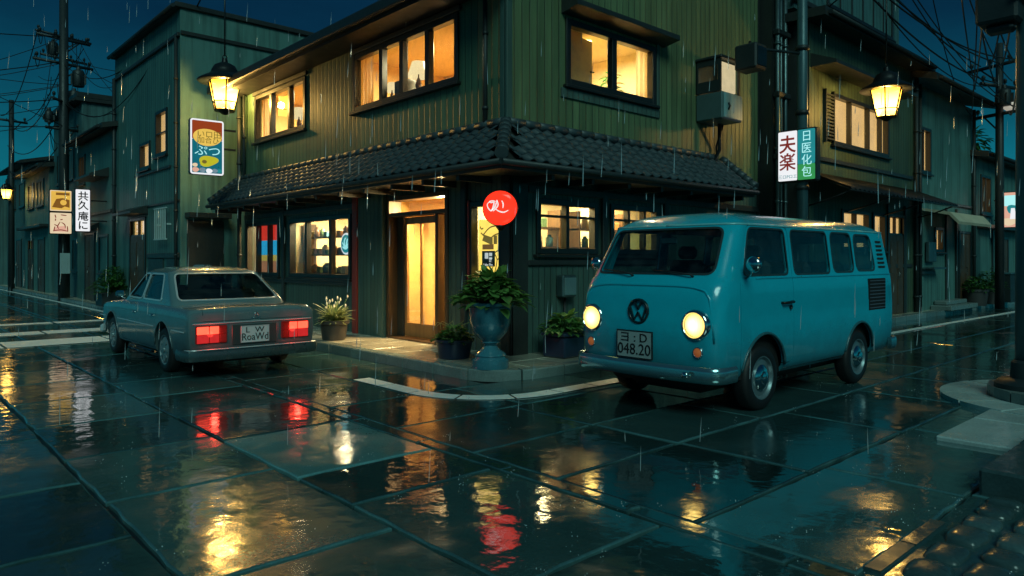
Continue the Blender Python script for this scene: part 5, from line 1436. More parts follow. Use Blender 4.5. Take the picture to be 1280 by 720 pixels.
def soil(t, r, z): m = MB(); m.lathe([(.001, z + .02), (r * .6, z + .012), (r, z)], 20); obj('soil', m, SOIL, t)
URN = paint('blue_glazed_urn', (.045, .19, .25), .24, var=.35, scale=4, coat=.5, bump=.1)
POTB = paint('navy_pot', (.018, .035, .075), .35, var=.3, coat=.2); POTG = paint('grey_pot', (.055, .05, .048), .45, var=.3)
zk = .122
u = thing('urn_planter', 'large blue glazed pedestal urn on the corner kerb overflowing with broad leaves', 'planter', (5.93, 6.93, zk), .3)
pot(u, [(.001, 0), (.235, 0), (.24, .03), (.235, .11), (.20, .125), (.195, .15), (.205, .165), (.19, .19), (.12, .24), (.085, .285), (.10, .315), (.125, .33), (.105, .345), (.16, .39), (.225, .47), (.258, .58), (.268, .70), (.28, .78), (.318, .80), (.322, .835), (.30, .845), (.27, .83), (.255, .76), (.001, .74)], URN)
soil(u, .25, .77)
mb, st = foliage(.44, .46, 330, .18, .125, 21, .5)
for i, v in enumerate(mb.v): mb.v[i] = (v[0], v[1], v[2] + .76)
for i, v in enumerate(st.v): st.v[i] = (v[0], v[1], v[2] + .76)
obj('stem', st, LEAFC, u, fixn=False)
q = random.Random(4)
for k in range(7):
    an = k * .9; leaf(mb, Vector((.05 * math.cos(an) + .08, .05 * math.sin(an), 1.10)), Vector((math.cos(an) * .5, math.sin(an) * .5, 1.0)), Vector((math.cos(an + 1.5), math.sin(an + 1.5), .1)), .24, .11, .25, .8)
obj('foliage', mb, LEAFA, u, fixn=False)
u = thing('potted_plant', 'low round dark pot with bushy green plant beside the entrance door', 'potted plant', (6.16, 7.98, zk), 1.0)
pot(u, [(.001, 0), (.21, 0), (.22, .02), (.255, .22), (.275, .23), (.28, .265), (.262, .27), (.25, .23), (.001, .21)], POTB); soil(u, .25, .215)
mb, st = foliage(.27, .24, 230, .10, .055, 5, .4)
for q_ in (mb, st):
    for i, v in enumerate(q_.v): q_.v[i] = (v[0], v[1], v[2] + .22)
for k in range(9):
    an = k * .7; st.tube([(.0, 0, .25), (.12 * math.cos(an), .12 * math.sin(an), .46), (.24 * math.cos(an), .24 * math.sin(an), .50), (.30 * math.cos(an + .3), .30 * math.sin(an + .3), .42)], [.006, .005, .004, .002], 5)
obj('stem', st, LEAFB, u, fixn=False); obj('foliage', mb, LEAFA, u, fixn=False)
u = thing('potted_plant', 'square navy pot with leafy green plant under the meter box', 'potted plant', (7.42, 7.05, zk), .1)
m = MB(); m.box(-.24, .24, -.2, .2, 0, .30, .02); m.box(-.26, .26, -.22, .22, .301, .35, .012); obj('pot', m, POTB, u); 
mb, st = foliage(.32, .30, 200, .15, .085, 8, .45)
for q_ in (mb, st):
    for i, v in enumerate(q_.v): q_.v[i] = (v[0], v[1], v[2] + .32)
obj('stem', st, LEAFC, u, fixn=False); obj('foliage', mb, LEAFA, u, fixn=False)
u = thing('potted_plant', 'grey tub with spiky pale plant and white buds behind the car tail', 'potted plant', (6.02, 11.2, zk), .4)
pot(u, [(.001, 0), (.19, 0), (.20, .02), (.235, .27), (.265, .28), (.27, .335), (.25, .34), (.235, .29), (.001, .27)], POTG); soil(u, .23, .28)
q = random.Random(9); mb = MB(); fw_ = MB(); st = MB()
for i in range(150):
    an = q.uniform(0, 2 * PI); el = q.uniform(.15, 1.3); L = q.uniform(.16, .34)
    leaf(mb, Vector((.10 * math.cos(an) * q.random(), .10 * math.sin(an) * q.random(), .29 + q.uniform(0, .12))), Vector((math.cos(an) * math.cos(el), math.sin(an) * math.cos(el), math.sin(el))), Vector((0, 0, 1)), L, .045, q.uniform(.1, .5), q.uniform(.1, 1))
for i in range(16):
    an = q.uniform(0, 2 * PI); r_ = q.uniform(.05, .24); z_ = q.uniform(.52, .72)
    st.tube([(0, 0, .3), (r_ * .5 * math.cos(an), r_ * .5 * math.sin(an), .5), (r_ * math.cos(an), r_ * math.sin(an), z_)], [.005, .004, .003], 5)
    fw_.lathe([(.001, -.03), (.014, -.015), (.018, .005), (.010, .03), (.001, .04)], 7, (r_ * math.cos(an), r_ * math.sin(an), z_ + .02))
obj('foliage', mb, LEAFB, u, fixn=False); obj('stem', st, LEAFC, u); obj('flower', fw_, paint('white_bud', (.75, .72, .6), .5), u)
u = thing('shrub', 'rounded dark green shrub in a planter on the pavement before the gabled house', 'shrub', (5.62, 24.0, .115), 0)
m = MB(); m.box(-.45, .45, -.4, .4, 0, .42, .03); obj('planter_box', m, DARKP, u)
mb, st = foliage(.72, .85, 700, .13, .075, 31, .35)
for q_ in (mb, st):
    for i, v in enumerate(q_.v): q_.v[i] = (v[0], v[1], v[2] + .36)
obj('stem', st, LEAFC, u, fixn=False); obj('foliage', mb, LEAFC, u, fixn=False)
for k, (x_, y_, lab) in enumerate(((25.0, 6.55, 'dark round tub with low leafy plant before the low house, nearer the doorstep'), (26.3, 6.5, 'dark tub with taller plant before the low house, nearer the bin'))):
    u = thing('potted_plant', lab, 'potted plant', (x_, y_, .118), k)
    pot(u, [(.001, 0), (.30, 0), (.36, .42), (.39, .43), (.39, .5), (.36, .5), (.34, .45), (.001, .43)], POTG)
    mb, st = foliage(.42, .42 + .25 * k, 160, .18, .08, 40 + k, .4)
    for q_ in (mb, st):
        for i, v in enumerate(q_.v): q_.v[i] = (v[0], v[1], v[2] + .44)
    obj('stem', st, LEAFC, u, fixn=False); obj('foliage', mb, LEAFC, u, fixn=False)
def tree(label, x, y, h, rad, seed):
    t = thing('tree', label, 'tree', (x, y, 0), 0, 'dark trees beyond the low house'); q = random.Random(seed)
    m = MB(); m.tube([(0, 0, 0), (.1, .05, h * .35), (.05, .1, h * .7)], [.2, .15, .07], 8)
    for k in range(7):
        an = k * 2.4; z_ = h * (.35 + .06 * k); m.tube([(.08, .05, z_), (rad * .5 * math.cos(an), rad * .5 * math.sin(an), z_ + h * .12), (rad * .85 * math.cos(an), rad * .85 * math.sin(an), z_ + h * .2)], [.07, .04, .015], 6)
    obj('trunk', m, DARKP, t)
    mb = MB()
    cl_ = [(Vector((rad * .6 * q.uniform(-1, 1), rad * .6 * q.uniform(-1, 1), h * q.uniform(.45, .92))), rad * q.uniform(.3, .55)) for _ in range(16)]
    for c, r_ in cl_:
        for i in range(130):
            v = Vector((q.gauss(0, 1), q.gauss(0, 1), q.gauss(0, .8))).normalized() * r_ * q.uniform(.5, 1.08)
            leaf(mb, c + v, v + Vector((0, 0, q.uniform(-.3, .2))), Vector((0, 0, 1)), .34, .2, .3, q.uniform(0, .8))
    obj('crown', mb, LEAFC, t, fixn=False)
tree('dark bushy tree rising behind the low house', 31.5, 15.0, 8.6, 2.8, 3); tree('dark tree further along behind the near pole', 36.5, 11.5, 7.5, 2.6, 5)

# ------------------------------------------------------------------ things seen inside the lit rooms
def table_lamp(label, x, y, z_, s=1.0):
    t = thing('table_lamp', label, 'lamp', (x, y, z_))
    m = MB(); m.lathe([(.001, 0), (.08 * s, 0), (.08 * s, .02), (.03 * s, .05), (.05 * s, .12 * s), (.03 * s, .2 * s), (.012, .24 * s), (.012, .3 * s)], 16); obj('base', m, DWOOD, t)
    m = MB(); m.lathe([(.17 * s, .24 * s), (.10 * s, .46 * s)], 20); obj('lamp_shade', m, glow('lamp_shade_lit', (1, .72, .36), 1.3, .1), t)
    return t
def table(label, x0, x1, y0, y1, z1, z0):
    t = thing('table', label, 'table', ((x0 + x1) / 2, (y0 + y1) / 2, z0))
    m = MB(); m.box(x0, x1, y0, y1, z1 - .05, z1, .01); obj('tabletop', m, DWOOD, t, world=True)
    for x in (x0 + .05, x1 - .05):
        for y in (y0 + .05, y1 - .05):
            m = MB(); m.box(x - .03, x + .03, y - .03, y + .03, z0, z1 - .051); obj('leg', m, DWOOD, t, world=True)
def chair(label, x, y, z0, rz):
    t = thing('chair', label, 'chair', (x, y, z0), rz, 'chairs inside the upstairs rooms')
    m = MB(); m.box(-.21, .21, -.21, .21, .42, .47, .02); obj('seat', m, DARKW, t)
    m = MB(); m.box(-.20, .20, .17, .21, .62, 1.0, .03); obj('backrest', m, DARKW, t)
    for sx in (-1, 1):
        for sy in (-1, 1):
            m = MB(); m.tube([(sx * .18, sy * .18, 0), (sx * .18, sy * .18, .42 if sy < 0 else .66)], .02, 6); obj('leg', m, DARKW, t)
table('dark table inside the four pane upper window', 7.02, 7.40, 9.3, 11.4, 4.42, 3.86); table_lamp('lit table lamp in the four pane upper window, behind the third pane', 7.2, 10.35, 4.42, 1.2); chair('dark chair behind the last pane of the four pane upper window', 7.3, 9.02, 3.86, R(-100)); table_lamp('small lit lamp behind the first pane of the four pane upper window', 7.2, 11.2, 4.42, .75)
def suitcase(label, name, cat, x, y, z_, a, b, c, mat):
    t = thing(name, label, cat, (x, y, z_)); m = MB(); m.box(-a / 2, a / 2, -b / 2, b / 2, 0, c, .03); obj('body', m, mat, t); m = MB(); m.tube([(0, -.06, c), (0, -.05, c + .04), (0, .05, c + .04), (0, .06, c)], .008, 6); obj('handle', m, IRON, t)
suitcase('dark cloth bag on the table in the four pane upper window', 'bag', 'bag', 7.2, 10.75, 4.42, .28, .36, .30, DARKW)
table('dark table behind the three pane upper window', 7.02, 7.4, 14.2, 15.9, 4.42, 3.86); table_lamp('lit table lamp behind the three pane upper window', 7.2, 15.0, 4.42, 1.05)
t = thing('cabinet', 'tall tan cabinet inside the two pane upper window', 'cabinet', (9.1, 8.6, 3.86)); m = MB(); m.box(8.75, 9.35, 8.2, 8.75, 3.86, 5.3, .01); obj('body', m, ROOMO, t, world=True); m = MB(); m.tube([(9.28, 8.19, 4.75), (9.36, 8.17, 4.75)], .012, 6); obj('handle', m, IRON, t, world=True)
t = thing('wall_mirror', 'round wall mirror low in the two pane upper window', 'mirror', (8.62, 8.9, 4.42)); m = MB(); m.lathe([(.001, -.02), (.16, -.02), (.18, 0), (.18, .02)], 24, (0, 0, 0), 'y'); obj('frame', m, DARKW, t); m = MB(); m.lathe([(.001, -.03), (.13, -.028), (.135, -.021)], 24, (0, 0, 0), 'y'); obj('glass', m, NIGHTG, t)  # round mirror in a dark frame
u = thing('houseplant', 'hanging dark plant inside the two pane upper window', 'plant', (9.95, 8.3, 4.30)); mb, st = foliage(.16, .55, 60, .15, .07, 77, .5, 'col'); obj('foliage', mb, LEAFC, u, fixn=False); m = MB(); m.lathe([(.001, -.15), (.09, -.15), (.12, .0), (.001, .0)], 14); obj('pot', m, DWOOD, u)
# shelves of goods in the shop windows
rg = random.Random(12)
GOODS = [paint('jar_amber', (.35, .18, .06), .3), paint('jar_cream', (.6, .5, .35), .35), paint('jar_brown', (.14, .08, .05), .3), paint('jar_green', (.12, .2, .1), .3), paint('jar_blue', (.08, .2, .26), .3)]
def shelf(label, F, a0, a1, d, zs, grp, zfloor=.62, depth=.28):
    t = thing('shelf_unit', label, 'shelf', fpt(F, (a0 + a1) / 2, -d, zfloor))
    m = MB()
    for z_ in zs: fbox(m, F, a0, a1, -d - depth, -d, z_ - .03, z_)
    obj('board', m, DWOOD, t, world=True)
    m = MB()
    for a in (a0, a1 - .03): fbox(m, F, a, a + .03, -d - depth - .01, -d + .01, zfloor, zs[-1] + .3)
    obj('upright', m, DWOOD, t, world=True)
    for z_ in zs:
        a = a0 + .10
        while a < a1 - .12:
            kind = rg.random(); c = fpt(F, a, -d - depth * .45, z_)
            w_ = rg.uniform(.05, .09); h_ = rg.uniform(.12, .24)
            if kind < .55:
                m = MB(); m.lathe([(.001, 0), (w_, 0), (w_, h_ * .75), (w_ * .55, h_ * .85), (w_ * .55, h_), (.001, h_)], 12)
                o = obj('jar', m, rg.choice(GOODS)); nm = 'shop jar standing on ' + grp; ct = 'jar'
            else:
                m = MB(); m.box(-w_ * 1.2, w_ * 1.2, -w_ * 1.1, w_ * 1.1, 0, h_ * .8, .006); o = obj('carton', m, rg.choice(GOODS)); nm = 'small carton standing on ' + grp; ct = 'carton'
            o.location = c; tag(o, nm, ct, 'goods on ' + grp)
            a += w_ * 2 + rg.uniform(.05, .16)
shelf('stocked wooden shelves behind the three pane shop window', FLL, 12.6, 14.9, .34, (1.22, 1.62, 2.0), 'the shelves behind the three pane window')
shelf('stocked wooden shelves behind the first side window', FLR, 7.55, 8.75, .75, (1.72, 2.05), 'the shelves behind the first side window')
shelf('stocked wooden shelves behind the second side window', FLR, 9.2, 10.4, .75, (1.72, 2.05), 'the shelves behind the second side window')
u = thing('houseplant', 'green potted plant behind the round teal window sign', 'plant', (7.45, 12.5, 1.16)); mb, st = foliage(.25, .4, 110, .14, .07, 78, .5); obj('foliage', mb, LEAFB, u, fixn=False); m = MB(); m.lathe([(.001, -.15), (.10, -.15), (.13, .02), (.001, .02)], 14); obj('pot', m, DWOOD, u)
t = thing('window_display', 'red, blue and yellow colour panels in the shop window nearest the alley', 'display', (xl + .16, 16.2, 1.2))
for (z0, z1, nm, mt) in ((1.96, 2.32, 'red_panel', glow('display_red', (.9, .05, .03), .8, .2)), (1.62, 1.955, 'blue_panel', glow('display_blue', (.03, .42, .75), .9, .15)), (1.48, 1.615, 'yellow_panel', glow('display_yellow', (.65, .5, .1), .7, .2)), (1.22, 1.475, 'tan_panel', glow('display_tan', (.55, .24, .12), .6, .3))):
    m = MB(); fbox(m, FLL, 15.47, 16.60, -.10, -.085, z0, z1); obj(nm, m, mt, t, world=True)
# rubbish bins / crates by the far right wall
t = thing('storage_bin', 'grey wheeled bin beside the doorway of the low house', 'bin', (27.8, 6.5, .118)); m = MB(); m.prism([(-.28, 0), (.28, 0), (.33, .9), (-.33, .9)], -.3, .3, 'y'); obj('bin_body', m, DARKP, t); m = MB(); m.box(-.36, .36, -.34, .34, .905, .97, .02); obj('lid', m, POLE, t)
# ------------------------------------------------------------------ vehicles (front towards local -X)
def outline(xf, xr, hw, bf, rf, br, rr, nf=9, nc=9, ns=30):
    """plan outline of one horizontal slice: bowed front, rounded corners, bowed rear"""
    rf = min(rf, hw * .9); rr = min(rr, hw * .9)
    half = []
    y1 = hw - rf
    for k in range(nf): y = y1 * k / nf; half.append((xf + bf * (y / hw) ** 2, y))
    P0 = Vector((xf + bf * (y1 / hw) ** 2, y1)); T0 = Vector((2 * bf * y1 / hw / hw, 1)).normalized() * rf * .62
    P3 = Vector((P0.x + rf * 1.15, hw)); P1 = P0 + T0; P2 = P3 - Vector((rf * .62, 0))
    B = lambda t, a, b, c, d: a * (1 - t) ** 3 + b * 3 * t * (1 - t) ** 2 + c * 3 * t * t * (1 - t) + d * t ** 3
    for k in range(nc): q = B(k / nc, P0, P1, P2, P3); half.append((q.x, q.y))
    yr1 = hw - rr; Q3 = Vector((xr - br * (yr1 / hw) ** 2, yr1)); Q0 = Vector((Q3.x - rr * 1.15, hw))
    for k in range(ns): t = k / ns; half.append((P3.x + (Q0.x - P3.x) * t, hw))
    T3 = Vector((2 * br * yr1 / hw / hw, -1)).normalized() * rr * .62
    for k in range(nc): q = B(k / nc, Q0, Q0 + Vector((rr * .62, 0)), Q3 - Vector((-abs(T3.x) , T3.y)) if False else Q3 + Vector((-T3.x * 0, rr * .62)), Q3); half.append((q.x, q.y))
    for k in range(nf + 1): y = yr1 * (1 - k / nf); half.append((xr - br * (y / hw) ** 2, y))
    return half + [(x, -y) for x, y in reversed(half[1:-1])]
def stack(slices, cap=True):
    """closed body from horizontal slices (z, xf, xr, hw, bf, rf, br, rr)"""
    m = MB(); m.smooth = True; vs = []; n = None
    for s in slices:
        o = outline(*s[1:]); n = len(o); vs += [(x, y, s[0]) for x, y in o]
    fs = []
    for i in range(len(slices) - 1):
        for k in range(n): fs.append((i * n + k, i * n + (k + 1) % n, (i + 1) * n + (k + 1) % n, (i + 1) * n + k))
    fs.append(list(range(n))[::-1]); e = (len(slices) - 1) * n; fs.append([e + k for k in range(n)])
    m.add(vs, fs, True)
    return m
def lerp_slices(keys, n):
    """fill in n slices between each pair of key slices with a smooth (Catmull-Rom) profile"""
    out = []
    for i in range(len(keys) - 1):
        p0, p1, p2, p3 = keys[max(0, i - 1)], keys[i], keys[i + 1], keys[min(len(keys) - 1, i + 2)]
        for k in range(n):
            t = k / n; out.append(tuple(.5 * ((2 * b) + (c - a) * t + (2 * a - 5 * b + 4 * c - d) * t * t + (3 * b - a - 3 * c + d) * t ** 3) for a, b, c, d in zip(p0, p1, p2, p3)))
    out.append(keys[-1]); return out
def crown(z0, rise, xf, xr, hw, bf, rf, br, rr, ex=3.6, n=12):
    out = []
    for k in range(1, n + 1):
        s = 1 - (k / n) ** 1.3 * .965; z_ = z0 + rise * (1 - s ** ex); d = (1 - s) * hw
        out.append((z_, xf + d * 1.1, xr - d * 1.1, hw * s, bf * s, rf * (.35 + .65 * s), br * s, rr * (.35 + .65 * s)))
    return out
def prism_me(poly, lo, hi, axis): return MB().prism(poly, lo, hi, axis)
def cyl(cx, cz, r, y0, y1, n=40): return MB().prism([(cx + r * math.cos(2 * PI * k / n), cz + r * math.sin(2 * PI * k / n)) for k in range(n)], y0, y1, 'y')
def wheel(parent, x, y, r, side, hub, style):
    """tyre with rim and hubcap; side = -1 faces -Y"""
    w_ = .17
    t = MB(); s = side
    def L(mb, prof, n=36): mb.lathe([(a, b * s) for a, b in prof], n, (x, y, r), 'y')
    L(t, [(r * .64, .0 + w_ * .48), (r * .74, w_ * .52), (r * .90, w_ * .50), (r * .985, w_ * .36), (r, w_ * .2), (r, -w_ * .2), (r * .985, -w_ * .36), (r * .9, -w_ * .5), (r * .62, -w_ * .45)], 44)
    wh = obj('wheel', t, RUBBER, parent, sharp=50)
    m = MB()
    L(m, [(r * .665, w_ * .50), (r * .63, w_ * .49), (r * .60, w_ * .40), (r * .57, w_ * .34), (r * .42, w_ * .36), (r * .40, w_ * .40), (.001, w_ * .40)])
    obj('rim', m, hub, wh, sharp=40)
    m = MB()
    if style == 'dome':
        L(m, [(r * .40, w_ * .38), (r * .40, w_ * .44), (r * .30, w_ * .56), (r * .20, w_ * .60), (r * .19, w_ * .68), (r * .10, w_ * .74), (.001, w_ * .75)])
    else:
        L(m, [(r * .58, w_ * .40), (r * .52, w_ * .48), (r * .30, w_ * .54), (r * .14, w_ * .52), (r * .13, w_ * .60), (.001, w_ * .61)])
        for k in range(8):
            a = 2 * PI * k / 8
            M = Matrix.Translation((x, y + s * w_ * .50, r)) @ Matrix.Rotation(a, 4, 'Y'); m.box(r * .30, r * .50, -.012, .012, -.022, .022, .006, M)
    obj('hubcap', m, CHROME if style == 'dome' else hub, wh, sharp=40)
    return wh
def windows_from(parent, outer, cuts, gmat, trim, inset=.012, tw=.020, name='window', thick=.006, tproud=.004):
    """glass and seal for every opening, taken from the same curved surface as the body"""
    gs = shell(outer, inset, thick); ts = shell(outer, -tproud, .014)
    for nm, poly, ax, lo, hi, rad in cuts:
        g_ = boolean(gs, [prism_me(round_poly(poly, rad, .006), lo, hi, ax)], 'INTERSECT')
        go = obj(nm, finish(g_, gmat, 40), gmat, parent)
        t_ = boolean(ts, [prism_me(round_poly(poly, rad, tw), lo, hi, ax)], 'INTERSECT'); t_ = boolean(t_, [prism_me(round_poly(poly, rad, .0), lo - 1, hi + 1, ax)], 'DIFFERENCE')
        obj('window_seal', finish(t_, trim, 40), trim, go)

# ---------------------------------------- the van
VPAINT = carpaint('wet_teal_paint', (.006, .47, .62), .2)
VDARK = paint('dark_teal_trim', (.03, .12, .14), .3, var=.15, coat=.3)
INTER = paint('dark_interior', (.022, .020, .018), .7)
SEATM = paint('seat_vinyl', (.035, .028, .022), .5)
UNDER = paint('underbody_black', (.008, .008, .008), .8)
SEAL = paint('grey_rubber_seal', (.03, .045, .048), .4)
van = thing('parked_van', 'teal rounded camper van with lit headlights parked at the corner kerb', 'van', (5.70, 4.40, 0))
keys = [(.34, .13, 4.30, .78, .06, .15, .04, .14), (.42, .05, 4.36, .838, .07, .155, .05, .14), (.60, .012, 4.39, .858, .075, .16, .05, .14), (.85, .0, 4.40, .862, .08, .165, .05, .14), (1.08, .02, 4.39, .860, .08, .17, .05, .14),
        (1.22, .06, 4.38, .855, .08, .175, .05, .14), (1.30, .115, 4.37, .846, .08, .175, .05, .14), (1.36, .17, 4.36, .836, .08, .17, .05, .14), (1.84, .47, 4.27, .775, .08, .15, .05, .15)]
sl_ = lerp_slices(keys, 4)
body_s = sl_ + crown(1.84, .165, .47, 4.27, .775, .08, .15, .05, .15, 4.4)
outer = stack(body_s).mesh('outer', [])
body = shell(outer, 0, .03)
win = [('windscreen', [(-.70, 1.375), (.70, 1.375), (.645, 1.81), (-.645, 1.81)], 'x', -.3, .95, .06),
       ('rear_window', [(-.58, 1.36), (.58, 1.36), (.55, 1.73), (-.55, 1.73)], 'x', 4.0, 4.8, .06)]
for lo, hi in ((-1.2, -.5), (.5, 1.2)):
    win += [('door_window', [(.56, 1.36), (1.44, 1.36), (1.44, 1.81), (.74, 1.81)], 'y', lo, hi, .05),
            ('side_window', [(1.60, 1.36), (2.44, 1.36), (2.44, 1.81), (1.60, 1.81)], 'y', lo, hi, .05),
            ('side_window', [(2.56, 1.37), (3.10, 1.37), (3.10, 1.81), (2.56, 1.81)], 'y', lo, hi, .07),
            ('side_window', [(3.20, 1.38), (3.74, 1.38), (3.68, 1.80), (3.20, 1.80)], 'y', lo, hi, .07)]
body = boolean(body, [prism_me(round_poly(p, r_), lo, hi, ax) for _, p, ax, lo, hi, r_ in win])
WXF, WXR, WR = .93, 3.24, .325
body = boolean(body, [cyl(WXF, .335, .43, -1, -.45), cyl(WXF, .335, .43, .45, 1), cyl(WXR, .335, .41, -1, -.45), cyl(WXR, .335, .41, .45, 1)])
dpoly = [(.47, .44), (1.52, .44), (1.52, 1.84), (.70, 1.84), (.47, 1.30)]
arch = cyl(WXF, .335, .47, -1.2, 1.2)
doors_me = []
for lo, hi in ((-1.2, -.6), (.6, 1.2)):
    dmesh = boolean(body, [prism_me(round_poly(dpoly, .06), lo, hi, 'y')], 'INTERSECT'); dmesh = boolean(dmesh, [arch]); doors_me.append(dmesh)
cut = [prism_me(round_poly(dpoly, .06, .009), lo, hi, 'y') for lo, hi in ((-1.2, -.6), (.6, 1.2))]
fill = boolean(body, [arch], 'INTERSECT')
body2 = boolean(boolean(body, cut), [])
keep = boolean(fill, [prism_me(round_poly(dpoly, .06, .0), -1.2, -.6, 'y')], 'INTERSECT'); keep2 = boolean(fill, [prism_me(round_poly(dpoly, .06, .0), .6, 1.2, 'y')], 'INTERSECT')
obj('body', finish(body2, VPAINT, 35), VPAINT, van)
for k_ in (keep, keep2): obj('arch_panel', finish(k_, VPAINT, 35), VPAINT, van)
dobs = [obj('door', finish(d, VPAINT, 35), VPAINT, van) for d in doors_me]
windows_from(van, outer, win, DGLASS, SEAL)
# belt crease round the nose and along the sides, drip rail at the roof edge
def at_z(slices, z_):
    for a, b in zip(slices, slices[1:]):
        if a[0] <= z_ <= b[0]:
            t = (z_ - a[0]) / (b[0] - a[0]); return tuple(p + (q - p) * t for p, q in zip(a, b))
def side_line(slices, z_, grow=0.0):
    s = at_z(slices, z_); s = (s[0], s[1] - grow, s[2] + grow, s[3] + grow) + s[4:]; return [(x, y, z_) for x, y in outline(*s[1:])]
m = MB(); o_ = side_line(body_s, 1.853, .006); m.tube(o_ + [o_[0]], .013, 6); obj('drip_rail', m, paint('rail_highlight_teal', (.22, .62, .64), .25, coat=.6), van)  # rail coloured paler to stand in for the roof-edge highlight
m = MB()
ring = side_line(body_s, 1.318, .001); half = [p for p in ring if p[0] > .75]
for s in (-1, 1):
    m.tube(sorted([p for p in half if p[1] * s > .5 and p[0] < 4.3], key=lambda p: p[0]), .008, 6)
obj('belt_moulding', m, VPAINT, van)
m = MB(); pts = []                      # nose crease: an arch from corner to corner over the front panel
for k in range(33):
    u_ = -1 + 2 * k / 32; yy = u_ * .80; z_ = 1.25 - .10 * abs(u_) ** 6 - .42 * max(0, abs(u_) - .93) / .07
    s = at_z(body_s, max(.45, z_)); o_ = outline(*s[1:])
    fr_ = min((p for p in o_ if p[0] < 1.0), key=lambda p: abs(p[1] - yy)); 
    # interpolate along the front outline
    c_ = sorted([p for p in o_ if p[0] < .6], key=lambda p: p[1]); xx = fr_[0]
    for p, q in zip(c_, c_[1:]):
        if p[1] <= yy <= q[1] and q[1] > p[1]: xx = p[0] + (q[0] - p[0]) * (yy - p[1]) / (q[1] - p[1])
    pts.append((xx - .002, yy, z_))
m.tube(pts, .012, 8); obj('nose_crease', m, VPAINT, van)
# bumpers
def bumper(slices, z_, grow, xlim, rear, hgt, mat, name, parent):
    s = at_z(slices, z_); s = (s[0], s[1] - grow, s[2] + grow, s[3] + grow * .6) + s[4:]
    o_ = outline(*s[1:]); seq = [p for p in o_ if (p[0] < xlim if not rear else p[0] > xlim)]; seq.sort(key=lambda p: math.atan2(p[1], (1.2 - p[0]) if not rear else (p[0] - (xlim - .8))))
    prof = [(0, -hgt / 2), (.016, -hgt / 2 + .012), (.022, -hgt * .2), (.022, hgt * .2), (.016, hgt / 2 - .012), (0, hgt / 2), (-.03, hgt / 2 - .01), (-.03, -hgt / 2 + .01)]
    m = MB(); vs = []; n = len(seq)
    for i, p in enumerate(seq):
        t = Vector(seq[min(n - 1, i + 1)]) - Vector(seq[max(0, i - 1)]); t.normalize(); nn = Vector((t.y, -t.x))
        if nn.dot(Vector((p[0] - (1.2 if not rear else xlim - .8), p[1]))) < 0: nn = -nn
        for d, h in prof: vs.append((p[0] + nn.x * d, p[1] + nn.y * d, z_ + h))
    k = len(prof); fs = [(i * k + j, i * k + (j + 1) % k, (i + 1) * k + (j + 1) % k, (i + 1) * k + j) for i in range(n - 1) for j in range(k)]
    fs += [list(range(k)), [(n - 1) * k + j for j in range(k)][::-1]]
    m.add(vs, fs, True); return obj(name, m, mat, parent, sharp=45)
BUMP = paint('teal_chrome_bumper', (.28, .50, .52), .16, metal=.85, var=.12, rvar=.05)
bp_ = bumper(body_s, .43, .075, .42, False, .155, BUMP, 'front_bumper', van); bumper(body_s, .43, .07, 4.0, True, .15, BUMP, 'rear_bumper', van)
m = MB(); m.lathe([(.001, -.012), (.03, -.01), (.035, 0)], 12, (-.085, -.60, .43), 'x'); obj('bumper_bolt', m, CHROME, bp_)
def front_x(z_, y):
    s = at_z(body_s, z_); c_ = sorted([p for p in outline(*s[1:]) if p[0] < .7], key=lambda p: p[1])
    for p, q in zip(c_, c_[1:]):
        if p[1] <= y <= q[1]: return p[0] + (q[0] - p[0]) * (y - p[1]) / max(1e-6, q[1] - p[1])
    return s[1]
HEADL = bulb_glow('headlight_lens', (1.0, .60, .14), (1.0, .74, .20), 1.3, 8.0, .115, (.63, .89), .14); AMB = paint('amber_lens', (.42, .12, .03), .2, emit=(.7, .18, .05), estr=.25, coat=.5)
for s in (-1, 1):
    y, z_ = s * .63, .89; x_ = front_x(z_, y) + .015
    m = MB(); m.lathe([(.148, .03), (.148, -.01), (.138, -.038), (.120, -.044), (.110, -.032), (.105, .0)], 32, (x_, y, z_), 'x'); hl = obj('headlight', m, CHROME, van, sharp=60)
    m = MB(); m.lathe([(.001, -.060), (.05, -.056), (.085, -.044), (.104, -.028), (.110, -.012)], 32, (x_, y, z_), 'x'); obj('lens', m, HEADL, hl)
    y, z_ = s * .655, .635; x_ = front_x(z_, y) + .005
    m = MB(); m.lathe([(.052, .02), (.054, -.014), (.046, -.022), (.042, -.014)], 20, (x_, y, z_), 'x'); il = obj('indicator', m, CHROME, van)
    m = MB(); m.lathe([(.001, -.034), (.025, -.031), (.042, -.014)], 18, (x_, y, z_), 'x'); obj('lens', m, AMB, il)
# emblem: ring with a V over a W
x_ = front_x(.99, 0) - .008; EMB = paint('emblem_dark_teal', (.003, .022, .028), .3, coat=.2)
m = MB(); m.lathe([(.128, .02), (.128, -.004), (.122, -.010), (.106, -.010), (.102, -.004), (.102, .02)], 36, (x_ , 0, .99), 'x'); 
E = lambda pts: [m.obox(((x_), (a[0] + b[0]) / 2, .99 + (a[1] + b[1]) / 2), (.007, .0095, math.hypot(a[0] - b[0], a[1] - b[1]) / 2 + .004), Matrix.Rotation(-math.atan2(b[0] - a[0], b[1] - a[1]), 3, 'X')) for a, b in zip(pts, pts[1:])]
E([(-.046, .100), (0, .022), (.046, .100)]); E([(-.100, .050), (-.050, -.090), (0, -.012), (.050, -.090), (.100, .050)])
obj('emblem', m, EMB, van)
